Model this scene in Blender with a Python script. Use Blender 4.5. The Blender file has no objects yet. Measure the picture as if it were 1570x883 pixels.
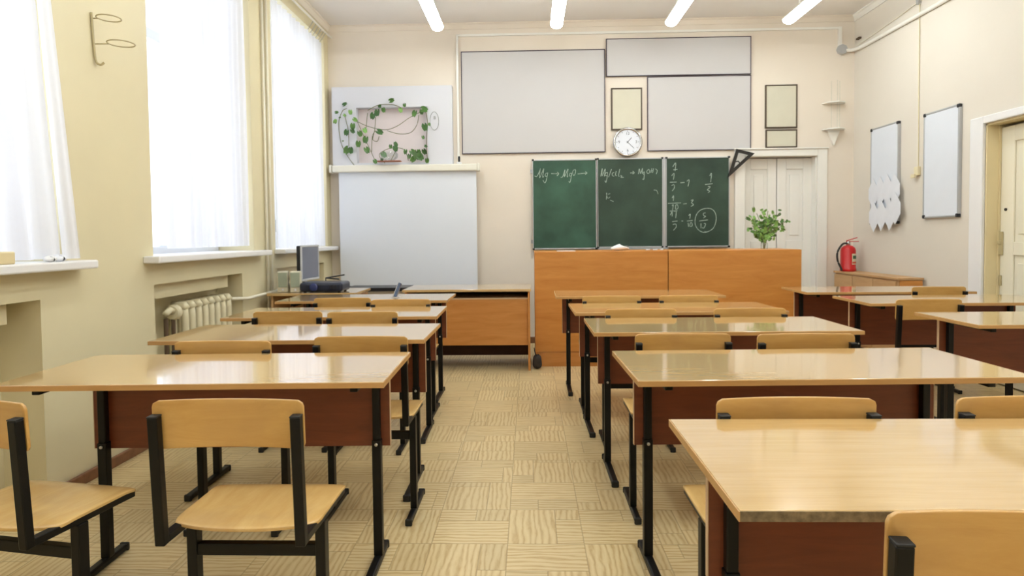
import bpy, bmesh, math, random
from mathutils import Vector, Matrix
PI = math.pi
scn = bpy.context.scene
COL = scn.collection
random.seed(7)

# ------------------------------------------------------------------ camera
cd = bpy.data.cameras.new('camera'); cam = bpy.data.objects.new('camera', cd); COL.objects.link(cam)
CAMH = 1.2094; YAW, PITCH, ROLL = 0.0283, -0.0343, 0.0106
Mz = Matrix.Rotation(YAW, 4, 'Z'); Mx = Matrix.Rotation(PITCH, 4, 'X'); My = Matrix.Rotation(ROLL, 4, 'Y')
cam.matrix_world = Matrix.Translation((0, 0, CAMH)) @ Mz @ Mx @ My @ Matrix.Rotation(PI/2, 4, 'X')
cd.sensor_width = 36; cd.lens = 941.81/1570*36; cd.shift_y = (393.5-441.5)/1570; cd.clip_start = 0.02
scn.camera = cam
# ------------------------------------------------------------------ light and exposure
EXPOSURE = 0.80; SKY = 2.15; TUBE = 14.0
scn.view_settings.view_transform = 'Standard'; scn.view_settings.look = 'None'
scn.view_settings.exposure = EXPOSURE; scn.view_settings.gamma = 1; scn.view_settings.use_curve_mapping = False
w = bpy.data.worlds.new('daylight'); scn.world = w; w.use_nodes = True
bg = w.node_tree.nodes['Background']; bg.inputs[0].default_value = (0.86, 0.93, 1.0, 1); bg.inputs[1].default_value = SKY

XL, XR, YB, YF, ZC = -2.23, 3.57, 6.88, -1.9, 3.56
WINS = [(-0.75, 0.66), (1.45, 2.86), (3.58, 4.92), (5.34, 6.74)]   # window openings along the left wall
SILLZ, WTOP = 1.10, 3.36
for i, (a, b) in enumerate(WINS):                     # portals: only guide the sky's own light through the openings
    l = bpy.data.lights.new('window_portal', 'AREA'); l.shape = 'RECTANGLE'; l.size = WTOP-SILLZ; l.size_y = b-a
    l.cycles.is_portal = True
    o = bpy.data.objects.new('window_portal', l); COL.objects.link(o)
    o.location = (XL-0.42, (a+b)/2, (SILLZ+WTOP)/2); o.rotation_euler = (0, -PI/2, 0)

# ------------------------------------------------------------------ materials
def srgb(c):
    return tuple((x/255/12.92 if x/255 <= 0.04045 else ((x/255+0.055)/1.055)**2.4) for x in c) + (1,)
class NT:
    def __init__(s, name):
        s.m = bpy.data.materials.new(name); s.m.use_nodes = True; s.t = s.m.node_tree; s.n = s.t.nodes; s.b = s.n['Principled BSDF']
    def add(s, t, **k):
        n = s.n.new(t)
        for a, v in k.items(): setattr(n, a, v)
        return n
    def link(s, a, b): s.t.links.new(a, b)
def plain(name, c, rough=0.5, metal=0.0, var=0.0, scale=8, bump=0.0, spec=0.5):
    k = NT(name); k.b.inputs['Roughness'].default_value = rough; k.b.inputs['Metallic'].default_value = metal
    k.b.inputs['Specular IOR Level'].default_value = spec
    c4 = srgb(c)
    tc = k.add('ShaderNodeTexCoord'); no = k.add('ShaderNodeTexNoise'); no.inputs['Scale'].default_value = scale; no.inputs['Detail'].default_value = 4
    k.link(tc.outputs['Object'], no.inputs['Vector'])
    r = k.add('ShaderNodeValToRGB'); r.color_ramp.elements[0].position = 0.3; r.color_ramp.elements[1].position = 0.7
    v = var if var else 0.02
    r.color_ramp.elements[0].color = tuple(x*(1-v) for x in c4[:3])+(1,); r.color_ramp.elements[1].color = tuple(min(1, x*(1+v)) for x in c4[:3])+(1,)
    k.link(no.outputs[0], r.inputs[0]); k.link(r.outputs[0], k.b.inputs['Base Color'])
    if bump:
        b = k.add('ShaderNodeBump'); b.inputs['Strength'].default_value = bump; b.inputs['Distance'].default_value = 0.01
        k.link(no.outputs[0], b.inputs['Height']); k.link(b.outputs[0], k.b.inputs['Normal'])
    return k.m
def wood(name, c1, c2, rough=0.3, axis=0, scale=1.0, stretch=14, spec=0.5, coat=0.0, patch=0.0, pc=(150, 120, 110)):
    """long grain along object axis; every object gets its own offset"""
    k = NT(name); k.b.inputs['Roughness'].default_value = rough; k.b.inputs['Specular IOR Level'].default_value = spec
    if coat: k.b.inputs['Coat Weight'].default_value = coat; k.b.inputs['Coat IOR'].default_value = 1.5+0.25*(coat > 0.5); k.b.inputs['Coat Roughness'].default_value = 0.06
    tc = k.add('ShaderNodeTexCoord'); oi = k.add('ShaderNodeObjectInfo')
    ad = k.add('ShaderNodeVectorMath', operation='ADD'); mu = k.add('ShaderNodeVectorMath', operation='SCALE'); mu.inputs['Scale'].default_value = 13.0
    cx = k.add('ShaderNodeCombineXYZ')
    for i in range(3): k.link(oi.outputs['Random'], cx.inputs[i])
    k.link(cx.outputs[0], mu.inputs[0]); k.link(tc.outputs['Object'], ad.inputs[0]); k.link(mu.outputs[0], ad.inputs[1])
    mp = k.add('ShaderNodeMapping'); s = [stretch*scale]*3; s[axis] = 1.2*scale; mp.inputs['Scale'].default_value = s
    k.link(ad.outputs[0], mp.inputs['Vector'])
    no = k.add('ShaderNodeTexNoise'); no.inputs['Scale'].default_value = 3.0; no.inputs['Detail'].default_value = 7; no.inputs['Roughness'].default_value = 0.65; no.inputs['Distortion'].default_value = 0.6
    k.link(mp.outputs[0], no.inputs['Vector'])
    r = k.add('ShaderNodeValToRGB'); r.color_ramp.elements[0].position = 0.3; r.color_ramp.elements[1].position = 0.7
    r.color_ramp.elements[0].color = srgb(c1); r.color_ramp.elements[1].color = srgb(c2)
    k.link(no.outputs[0], r.inputs[0]); out = r.outputs[0]
    if patch:
        n2 = k.add('ShaderNodeTexNoise'); n2.inputs['Scale'].default_value = 5.0; n2.inputs['Detail'].default_value = 3
        k.link(ad.outputs[0], n2.inputs['Vector'])
        r2 = k.add('ShaderNodeValToRGB'); r2.color_ramp.elements[0].position = 0.52; r2.color_ramp.elements[1].position = 0.72
        r2.color_ramp.elements[0].color = (0, 0, 0, 1); r2.color_ramp.elements[1].color = (patch,)*3+(1,)
        k.link(n2.outputs[0], r2.inputs[0])
        mx = k.add('ShaderNodeMixRGB'); mx.inputs[2].default_value = srgb(pc)
        k.link(r2.outputs[0], mx.inputs[0]); k.link(out, mx.inputs[1]); out = mx.outputs[0]
    k.link(out, k.b.inputs['Base Color'])
    return k.m
def cloth(name, c, trans=0.6, clear=0.06):
    k = NT(name); k.n.remove(k.b); o = k.n['Material Output']
    tc = k.add('ShaderNodeTexCoord'); wv = k.add('ShaderNodeTexNoise'); wv.inputs['Scale'].default_value = 40
    k.link(tc.outputs['Object'], wv.inputs['Vector'])
    r = k.add('ShaderNodeValToRGB'); c4 = srgb(c); r.color_ramp.elements[0].color = tuple(x*0.97 for x in c4[:3])+(1,); r.color_ramp.elements[1].color = c4
    k.link(wv.outputs[0], r.inputs[0])
    d = k.add('ShaderNodeBsdfDiffuse'); t = k.add('ShaderNodeBsdfTranslucent'); tr = k.add('ShaderNodeBsdfTransparent')
    k.link(r.outputs[0], d.inputs[0]); k.link(r.outputs[0], t.inputs[0])
    m1 = k.add('ShaderNodeMixShader'); m1.inputs[0].default_value = trans; k.link(d.outputs[0], m1.inputs[1]); k.link(t.outputs[0], m1.inputs[2])
    m2 = k.add('ShaderNodeMixShader'); m2.inputs[0].default_value = clear; k.link(m1.outputs[0], m2.inputs[1]); k.link(tr.outputs[0], m2.inputs[2])
    k.link(m2.outputs[0], o.inputs[0]); return k.m
def glassy(name, tint=(1, 1, 1), refl=0.06):
    k = NT(name); k.n.remove(k.b); o = k.n['Material Output']
    tr = k.add('ShaderNodeBsdfTransparent'); tr.inputs[0].default_value = tint+(1,)
    g = k.add('ShaderNodeBsdfGlossy'); g.inputs['Roughness'].default_value = 0.02
    lw = k.add('ShaderNodeLayerWeight'); lw.inputs[0].default_value = 0.25
    mu = k.add('ShaderNodeMath', operation='MULTIPLY_ADD'); mu.inputs[1].default_value = 0.4; mu.inputs[2].default_value = refl
    k.link(lw.outputs['Fresnel'], mu.inputs[0])
    m = k.add('ShaderNodeMixShader'); k.link(mu.outputs[0], m.inputs[0]); k.link(tr.outputs[0], m.inputs[1]); k.link(g.outputs[0], m.inputs[2])
    k.link(m.outputs[0], o.inputs[0]); return k.m
def emit(name, c, s):
    k = NT(name); k.b.inputs['Base Color'].default_value = (0.9, 0.9, 0.9, 1)
    k.b.inputs['Emission Color'].default_value = c+(1,); k.b.inputs['Emission Strength'].default_value = s; return k.m
def floor_mat():
    k = NT('parquet_linoleum'); k.b.inputs['Roughness'].default_value = 0.32; k.b.inputs['Specular IOR Level'].default_value = 0.45
    M = lambda op, a, b=None, c=None: _m(k, op, a, b, c)
    tc = k.add('ShaderNodeTexCoord'); sp = k.add('ShaderNodeSeparateXYZ'); k.link(tc.outputs['Object'], sp.inputs[0])
    T = 0.30
    def wn1(v):
        w_ = k.add('ShaderNodeTexWhiteNoise', noise_dimensions='1D'); k.link(v, w_.inputs['W']); return w_.outputs['Value']
    x = M('MULTIPLY_ADD', sp.outputs[0], 1/T, 50.32); y = M('MULTIPLY_ADD', sp.outputs[1], 1/T, 50.1)
    cx, cy = M('FLOOR', x), M('FLOOR', y); fx, fy = M('SUBTRACT', x, cx), M('SUBTRACT', y, cy)
    cell = M('ADD', M('MULTIPLY', cx, 7.31), M('MULTIPLY', cy, 3.77))
    r1 = wn1(cell); flip = M('GREATER_THAN', wn1(M('ADD', cell, 0.37)), 0.78)
    par = M('MODULO', M('ADD', M('ADD', cx, cy), flip), 2.0); inv = M('SUBTRACT', 1.0, par)
    u = M('ADD', M('MULTIPLY', fx, par), M('MULTIPLY', fy, inv)); v = M('ADD', M('MULTIPLY', fy, par), M('MULTIPLY', fx, inv))
    split = M('MULTIPLY_ADD', M('GREATER_THAN', r1, 0.5), 0.30, 0.35)          # a wide and a narrow board in each square
    pl = M('GREATER_THAN', v, split)
    us = M('MULTIPLY_ADD', wn1(M('ADD', cell, M('MULTIPLY', pl, 0.61))), 1.2, 0.2)   # some boards are cut across
    pu = M('GREATER_THAN', u, us)
    idn = M('ADD', M('ADD', cell, M('MULTIPLY', pl, 1.91)), M('MULTIPLY', pu, 0.83))
    rnd = wn1(idn); turn = M('GREATER_THAN', wn1(M('ADD', idn, 0.5)), 0.8); nt = M('SUBTRACT', 1.0, turn)
    ga = M('ADD', M('MULTIPLY', u, nt), M('MULTIPLY', v, turn)); gb = M('ADD', M('MULTIPLY', v, nt), M('MULTIPLY', u, turn))
    cb = k.add('ShaderNodeCombineXYZ'); k.link(M('MULTIPLY_ADD', ga, 1.3, M('MULTIPLY', rnd, 31.0)), cb.inputs[0])
    k.link(M('MULTIPLY_ADD', gb, 5.0, M('MULTIPLY', rnd, 17.0)), cb.inputs[1])
    wv = k.add('ShaderNodeTexWave', wave_type='BANDS', bands_direction='Y'); wv.inputs['Scale'].default_value = 0.75; wv.inputs['Distortion'].default_value = 10.0
    wv.inputs['Detail'].default_value = 3.0; wv.inputs['Detail Scale'].default_value = 0.75; wv.inputs['Detail Roughness'].default_value = 0.6
    k.link(cb.outputs[0], wv.inputs['Vector'])
    ns = k.add('ShaderNodeTexNoise'); ns.inputs['Scale'].default_value = 4.0; ns.inputs['Detail'].default_value = 4; ns.inputs['Distortion'].default_value = 1.0; k.link(cb.outputs[0], ns.inputs['Vector'])
    mixv = M('ADD', M('MULTIPLY', wv.outputs['Fac'], 0.55), M('MULTIPLY', ns.outputs['Fac'], 0.45))
    r = k.add('ShaderNodeValToRGB'); e = r.color_ramp.elements; e[0].position = 0.16; e[0].color = srgb((192, 162, 112)); e[1].position = 0.42; e[1].color = srgb((210, 187, 140))
    e2 = r.color_ramp.elements.new(0.85); e2.color = srgb((219, 199, 155))
    k.link(mixv, r.inputs[0])
    hs = k.add('ShaderNodeHueSaturation'); k.link(r.outputs[0], hs.inputs['Color']); k.link(M('MULTIPLY_ADD', rnd, 0.12, 0.94), hs.inputs['Value'])
    g = 0.008
    eu = M('LESS_THAN', M('MINIMUM', M('MINIMUM', fx, fy), M('MINIMUM', M('SUBTRACT', 1.0, fx), M('SUBTRACT', 1.0, fy))), g)
    ev = M('LESS_THAN', M('ABSOLUTE', M('SUBTRACT', v, split)), g); ew = M('LESS_THAN', M('ABSOLUTE', M('SUBTRACT', u, us)), g)
    ln = M('MULTIPLY', M('MAXIMUM', M('MAXIMUM', eu, ev), ew), 0.42)
    mx = k.add('ShaderNodeMixRGB'); k.link(ln, mx.inputs[0]); k.link(hs.outputs[0], mx.inputs[1]); mx.inputs[2].default_value = srgb((140, 110, 68))
    k.link(mx.outputs[0], k.b.inputs['Base Color']); return k.m
def _m(k, op, a, b=None, c=None):
    n = k.add('ShaderNodeMath', operation=op)
    for i, v in enumerate((a, b, c)):
        if v is None: continue
        if isinstance(v, (int, float)): n.inputs[i].default_value = v
        else: k.link(v, n.inputs[i])
    return n.outputs[0]
M = dict(
 wall=plain('cream_wall_paint', (231, 220, 206), 0.6, var=0.035, scale=1.3, spec=0.3),
 wall_l=plain('yellow_cream_gloss_paint', (222, 211, 176), 0.42, var=0.04, scale=1.5, spec=0.4),
 wall_r=plain('pale_cream_wall_paint', (222, 214, 202), 0.6, var=0.03, scale=1.2, spec=0.3),
 ceil=plain('ceiling_whitewash', (236, 231, 226), 0.9, var=0.03, scale=1.0, spec=0.2),
 trim=plain('white_gloss_paint', (236, 233, 226), 0.35, var=0.02, scale=3),
 cream=plain('cream_door_paint', (232, 226, 206), 0.35, var=0.02, scale=3),
 jamb=plain('yellowed_jamb_paint', (224, 208, 165), 0.4, var=0.03, scale=3),
 floor=floor_mat(),
 skirt=plain('brown_skirting_paint', (128, 88, 62), 0.5, var=0.2, scale=20),
 top=wood('beech_laminate', (197, 160, 104), (209, 175, 120), 0.16, 0, 1.0, 22, spec=0.5, coat=0.95),
 edge=wood('beech_edge_band', (186, 140, 84), (200, 156, 98), 0.4, 0, 1.0, 10),
 chip=plain('bare_chipboard_edge', (122, 104, 76), 0.9, var=0.35, scale=90),
 panel=wood('brown_modesty_board', (110, 56, 31), (130, 68, 39), 0.45, 0, 1.0, 10),
 pedge=plain('pale_edge_banding', (205, 175, 140), 0.5),
 steel=plain('black_enamel_steel', (9, 9, 9), 0.42, var=0.15, scale=30, spec=0.3),
 cap=plain('black_plastic_cap', (20, 20, 20), 0.55),
 bolt=plain('zinc_bolt', (190, 190, 185), 0.3, 1.0),
 ply=wood('lacquered_plywood', (196, 148, 78), (216, 172, 102), 0.3, 0, 0.8, 7, coat=0.25, patch=0.25, pc=(168, 128, 88)),
 plyseat=wood('worn_seat_plywood', (208, 166, 100), (226, 190, 126), 0.27, 1, 0.8, 6, coat=0.25, patch=0.35, pc=(176, 146, 112)),
 orange=wood('alder_veneer_board', (194, 124, 54), (212, 146, 72), 0.4, 0, 0.7, 9),
 orange2=wood('alder_veneer_board_warm', (190, 124, 58), (208, 144, 78), 0.4, 0, 0.7, 9),
 dark=plain('dark_inner_board', (84, 48, 30), 0.6, var=0.1),
 white=plain('white_lacquer', (232, 231, 232), 0.4, var=0.01),
 surround=plain('matt_white_panel', (214, 214, 220), 0.7, var=0.01, scale=2),
 wboard=plain('off_white_poster_board', (199, 196, 196), 0.6, var=0.01, scale=2),
 magnet=plain('white_magnetic_board', (221, 226, 236), 0.3, var=0.01),
 scr=plain('projection_fabric', (224, 228, 236), 0.75, var=0.01, scale=2),
 scrh=plain('screen_housing_plastic', (232, 228, 214), 0.4),
 bframe=plain('dark_purple_brown_frame', (62, 48, 62), 0.4),
 pframe=plain('dark_brown_picture_frame', (72, 56, 40), 0.4),
 beige=plain('beige_picture_paper', (208, 203, 184), 0.6),
 green=plain('green_chalkboard', (56, 88, 72), 0.55, var=0.30, scale=3.4, spec=0.35),
 green2=plain('darker_green_chalkboard', (52, 72, 60), 0.55, var=0.32, scale=3.0, spec=0.35),
 alu=plain('brushed_aluminium', (188, 190, 194), 0.35, 0.7),
 chalk=plain('chalk_line', (158, 176, 164), 0.95, var=0.3, scale=60),
 chrome=plain('silver_clock_rim', (200, 200, 202), 0.18, 1.0),
 face=plain('clock_face_paper', (226, 230, 240), 0.4),
 ink=plain('grey_clock_print', (110, 115, 125), 0.5),
 black=plain('black_lacquered_wood', (28, 24, 22), 0.4),
 rad=plain('radiator_enamel', (226, 216, 184), 0.4, var=0.04),
 pipe=plain('pipe_paint', (236, 230, 212), 0.4, var=0.03),
 pipedark=plain('dark_iron_pipe', (92, 72, 54), 0.6),  # plain dark brown iron, shared by the supply pipes and wall hook
 red=plain('red_extinguisher_enamel', (196, 28, 30), 0.28),
 rubber=plain('black_rubber', (38, 36, 34), 0.6),
 lab=plain('extinguisher_label_paper', (214, 206, 180), 0.5), labg=plain('green_label_print', (58, 100, 70), 0.5), labr=plain('red_label_band', (206, 84, 60), 0.5),
 curtain=cloth('white_curtain_cloth', (236, 235, 240), 0.42, 0.03),
 glass=glassy('window_glass', (0.96, 0.98, 1.0)),
 cglass=glassy('clear_glass', (0.93, 0.96, 0.95), 0.1),
 pvc=plain('white_window_frame', (236, 238, 242), 0.35),
 tube=emit('lamp_diffuser', (0.93, 1.0, 0.99), TUBE),
 lamp=plain('lamp_body', (236, 236, 232), 0.5),
 leaf=plain('pothos_leaf', (74, 112, 50), 0.4, var=0.45, scale=14), leafd=plain('dark_pothos_leaf', (58, 96, 46), 0.4, var=0.4, scale=14), leafl=plain('pale_fresh_leaf', (128, 172, 88), 0.45, var=0.35, scale=20),
 stem=plain('plant_stem', (118, 118, 84), 0.6), pink=plain('pinkish_niche_paint', (226, 214, 214), 0.6),
 terra=plain('terracotta_tray', (150, 92, 66), 0.7),
 grey=plain('monitor_screen_grey', (110, 114, 132), 0.35), silver=plain('silver_plastic', (190, 192, 198), 0.35), blk=plain('black_electronics_plastic', (22, 24, 30), 0.35),
 navy=plain('navy_projector_plastic', (34, 40, 58), 0.3, var=0.2), spk=plain('beige_speaker_plastic', (206, 200, 178), 0.5), spkg=plain('grey_green_speaker_cloth', (160, 168, 148), 0.8),
 lens=plain('projector_lens_glass', (50, 60, 110), 0.1), paper=plain('white_paper', (226, 228, 236), 0.6), boxg=plain('grey_junction_plastic', (176, 176, 176), 0.5),
 blue=plain('blue_grey_plastic', (84, 100, 130), 0.35), yel=plain('ivory_switch_plastic', (226, 214, 178), 0.4), bag=plain('dark_bag_fabric', (52, 46, 42), 0.8, var=0.3, scale=25),
 cab=wood('light_brown_cabinet', (188, 146, 98), (204, 164, 118), 0.45, 1, 0.8, 8), wire=plain('painted_wire', (186, 172, 132), 0.4),
)

# ------------------------------------------------------------------ mesh helpers
class MB:
    def __init__(s): s.b = bmesh.new()
    def box(s, x0, x1, y0, y1, z0, z1, mat=None):
        v = [s.b.verts.new(p) for p in ((x0,y0,z0),(x1,y0,z0),(x1,y1,z0),(x0,y1,z0),(x0,y0,z1),(x1,y0,z1),(x1,y1,z1),(x0,y1,z1))]
        if mat is not None:
            for q in v: q.co = mat @ q.co
        for f in ((3,2,1,0),(4,5,6,7),(0,1,5,4),(1,2,6,5),(2,3,7,6),(3,0,4,7)): s.b.faces.new([v[i] for i in f])
        return s
    def bar(s, p, q, wdt, hgt, up=(0,0,1)):
        """rectangular bar from p to q; hgt measured along up"""
        p, q = Vector(p), Vector(q); d = (q-p); L = d.length; d.normalize(); up = Vector(up)
        sd = d.cross(up).normalized(); u = sd.cross(d).normalized()
        m = Matrix((sd, d, u)).transposed().to_4x4(); m.translation = p
        return s.box(-wdt/2, wdt/2, 0, L, -hgt/2, hgt/2, m)
    def tube(s, pts, r, n=8, closed=False):
        pts = [Vector(p) for p in pts]; rings = []; N = len(pts)
        ref = Vector((0, 0, 1))
        for i, p in enumerate(pts):
            a = pts[(i-1) % N] if (closed or i > 0) else p; b = pts[(i+1) % N] if (closed or i < N-1) else p
            d = (b-a).normalized()
            if abs(d.dot(ref)) > 0.95: ref2 = Vector((0, 1, 0))
            else: ref2 = ref
            sd = d.cross(ref2).normalized(); u = sd.cross(d)
            rr = r[i] if isinstance(r, (list, tuple)) else r
            rings.append([s.b.verts.new(p + sd*math.cos(2*PI*k/n)*rr + u*math.sin(2*PI*k/n)*rr) for k in range(n)])
        for i in range(N if closed else N-1):
            A, B = rings[i], rings[(i+1) % N]
            for k in range(n): s.b.faces.new((A[k], A[(k+1) % n], B[(k+1) % n], B[k]))
        if not closed: s.b.faces.new(rings[0][::-1]); s.b.faces.new(rings[-1])
        return s
    def lathe(s, prof, c, axis='z', n=32, caps=True):
        """prof: [(radius, height)]"""
        rings = []
        for r, h in prof:
            R_ = []
            for k in range(n):
                a, b = math.cos(2*PI*k/n)*r, math.sin(2*PI*k/n)*r
                p = (a, b, h) if axis == 'z' else (a, -h, b) if axis == 'y' else (h, a, b)
                R_.append(s.b.verts.new(Vector(c)+Vector(p)))
            rings.append(R_)
        for A, B in zip(rings, rings[1:]):
            for k in range(n): s.b.faces.new((A[k], A[(k+1) % n], B[(k+1) % n], B[k]))
        if caps: s.b.faces.new(rings[0][::-1]); s.b.faces.new(rings[-1])
        return s
    def prism(s, poly, d, f):
        """poly of (a,b) extruded by depths d=(d0,d1); f(a,b,depth)->xyz"""
        A = [s.b.verts.new(f(a, b, d[0])) for a, b in poly]; B = [s.b.verts.new(f(a, b, d[1])) for a, b in poly]; n = len(poly)
        s.b.faces.new(A); s.b.faces.new(B[::-1])
        for i in range(n): s.b.faces.new((A[i], B[i], B[(i+1) % n], A[(i+1) % n]))
        return s
    def frame(s, x0, x1, z0, z1, y0, y1, t):
        s.box(x0, x1, y0, y1, z1-t, z1); s.box(x0, x1, y0, y1, z0, z0+t); s.box(x0, x0+t, y0, y1, z0+t, z1-t); s.box(x1-t, x1, y0, y1, z0+t, z1-t); return s
    def grid(s, nu, nv, f, thick=None):
        """surface f(u,v)->Vector; thick: function giving the offset of a back skin"""
        G = [[s.b.verts.new(f(i/nu, j/nv)) for j in range(nv+1)] for i in range(nu+1)]
        for i in range(nu):
            for j in range(nv): s.b.faces.new((G[i][j], G[i+1][j], G[i+1][j+1], G[i][j+1]))
        if thick:
            o = Vector(thick); H = [[s.b.verts.new(G[i][j].co+o) for j in range(nv+1)] for i in range(nu+1)]
            for i in range(nu):
                for j in range(nv): s.b.faces.new((H[i][j], H[i][j+1], H[i+1][j+1], H[i+1][j]))
            for i in range(nu):
                s.b.faces.new((G[i][0], H[i][0], H[i+1][0], G[i+1][0])); s.b.faces.new((G[i][nv], G[i+1][nv], H[i+1][nv], H[i][nv]))
            for j in range(nv):
                s.b.faces.new((G[0][j], G[0][j+1], H[0][j+1], H[0][j])); s.b.faces.new((G[nu][j], H[nu][j], H[nu][j+1], G[nu][j+1]))
        return s
def build(mb, name, mat, parent=None, bevel=0.0, smooth=False, seg=2, label=None, origin=None):
    """link as one mesh; vertices are in the parent's own coordinates unless the parent is a world-laid thing (parent['wl'])"""
    me = bpy.data.meshes.new(name)
    bmesh.ops.recalc_face_normals(mb.b, faces=mb.b.faces[:])
    o = bpy.data.objects.new(name, me); COL.objects.link(o)
    off = Vector(origin) if origin else Vector((0, 0, 0))
    if parent is not None:
        o.parent = parent
        root = parent
        tot = Vector((0, 0, 0))
        while root is not None: tot += root.location; root = root.parent
        if parent.name in WL: off = tot; WL.add(o.name)
    elif origin: o.location = off; WL.add(o.name)
    for v in mb.b.verts: v.co -= off
    mb.b.to_mesh(me); mb.b.free()
    if isinstance(mat, (list, tuple)):
        for m_ in mat: me.materials.append(m_)
    else: me.materials.append(mat)
    if smooth:
        for p in me.polygons: p.use_smooth = True
    if bevel:
        bv = o.modifiers.new('bevel', 'BEVEL'); bv.width = bevel; bv.segments = seg; bv.limit_method = 'ANGLE'; bv.angle_limit = math.radians(50); bv.harden_normals = False
    if label: o['label'] = label
    return o
WL = set()
def thing(name, label, cat, loc, rz=0.0, group=None, world=True):
    o = bpy.data.objects.new(name, None); COL.objects.link(o); o.empty_display_size = 0.1
    o.location = loc; o.rotation_euler = (0, 0, rz); o['label'] = label; o['category'] = cat
    if group: o['group'] = group
    if world: WL.add(o.name)
    return o
def tag(o, label, cat, group=None):
    o['label'] = label; o['category'] = cat
    if group: o['group'] = group
    return o
def struct(o): o['kind'] = 'structure'; return o
def kids(o): return [c for c in COL.objects if c.parent == o]
def dup(root, loc, rz, label, group=None):
    r = root.copy(); COL.objects.link(r); r.location = loc; r.rotation_euler = (0, 0, rz); r['label'] = label
    if group: r['group'] = group
    for ch in kids(root):
        c = ch.copy(); COL.objects.link(c); c.parent = r
        for g in kids(ch): d = g.copy(); COL.objects.link(d); d.parent = c
    return r
def smooth_path(pts, n=6):
    P = [Vector(p) for p in pts]; out = []
    for i in range(len(P)-1):
        a, b, c, d = P[max(i-1, 0)], P[i], P[i+1], P[min(i+2, len(P)-1)]
        for k in range(n):
            t = k/n; out.append(0.5*((2*b)+(c-a)*t+(2*a-5*b+4*c-d)*t*t+(3*b-a-3*c+d)*t**3))
    out.append(P[-1]); return out

# ------------------------------------------------------------------ the room
struct(build(MB().box(XL-0.4, XR+0.3, YF-0.2, YB+0.3, -0.1, 0.0), 'floor', M['floor']))
struct(build(MB().box(XL-0.4, XR+0.3, YF-0.2, YB+0.3, ZC, ZC+0.15), 'ceiling', M['ceil']))
WT = 0.40      # thickness of the window wall
m = MB()
ys = [YF] + [v for wn in WINS for v in wn] + [YB+0.3]
for i in range(0, len(ys), 2): m.box(XL-WT, XL, ys[i], ys[i+1], 0, ZC)          # piers
NI = [(-0.7, 0.6), (1.5, 2.73), (3.57, 4.70), (5.36, 6.60)]
for (a, b), (na, nb) in zip(WINS, NI):
    m.box(XL-WT, XL, a, b, WTOP, ZC)                                            # lintel
    m.box(XL-WT, XL-0.20, a, b, 0, SILLZ-0.03)                                  # thin wall behind the niche
    m.box(XL-0.20, XL, a, b, 0.94, SILLZ-0.03)                                  # band under the sill
    if na > a: m.box(XL-0.20, XL, a, na, 0, 0.94)
    if nb < b: m.box(XL-0.20, XL, nb, b, 0, 0.94)
    m.box(XL-0.20, XL-0.055, na+0.001, nb-0.12, 0.845, 0.94)                    # stepped ledge in the niche
struct(build(m, 'wall_left', M['wall_l']))
# back wall with the recessed double door
DX0, DX1, DZ = 2.38, 3.17, 2.05
m = MB()
m.box(XL-WT, DX0, YB, YB+0.25, 0, ZC); m.box(DX1, XR+0.25, YB, YB+0.25, 0, ZC); m.box(DX0, DX1, YB, YB+0.25, DZ, ZC); m.box(DX0, DX1, YB+0.16, YB+0.25, 0, DZ)
struct(build(m, 'wall_back', M['wall']))
RY0, RY1, RZ = 3.98, 4.92, 2.04
m = MB()
m.box(XR, XR+0.25, YF, RY0, 0, ZC); m.box(XR, XR+0.25, RY1, YB, 0, ZC); m.box(XR, XR+0.25, RY0, RY1, RZ, ZC); m.box(XR+0.19, XR+0.25, RY0, RY1, 0, RZ)
struct(build(m, 'wall_right', M['wall_r']))
struct(build(MB().box(XL-WT, XR+0.25, YF-0.2, YF, 0, ZC), 'wall_front', M['wall']))
# cornice along the ceiling
cp = [(0, 0), (0.05, 0), (0.05, -0.012), (0.035, -0.02), (0.02, -0.045), (0.012, -0.06), (0, -0.06)]
struct(build(MB().prism([(YB-a, ZC+b) for a, b in cp], (XL, XR), lambda a, b, d: (d, a, b)), 'trim_1', M['wall']))
struct(build(MB().prism([(XL+a, ZC+b) for a, b in cp], (YF, YB), lambda a, b, d: (a, d, b)), 'trim_2', M['wall']))
struct(build(MB().prism([(XR-a, ZC+b) for a, b in cp], (YF, YB), lambda a, b, d: (a, d, b)), 'trim_3', M['trim']))
for i, (a, b) in enumerate([(YF, -0.7), (0.6, 1.5), (2.73, 3.57), (4.70, 5.36), (6.60, YB)]):
    struct(build(MB().box(XL, XL+0.022, a, b, 0, 0.055), 'baseboard_left', M['skirt'], bevel=0.006))
struct(build(MB().box(XL, 2.27, YB-0.02, YB, 0, 0.07), 'baseboard_back', M['skirt'], bevel=0.005))
struct(build(MB().box(XR-0.02, XR, RY1+0.15, YB, 0, 0.07), 'baseboard_right', M['skirt'], bevel=0.005))
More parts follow.
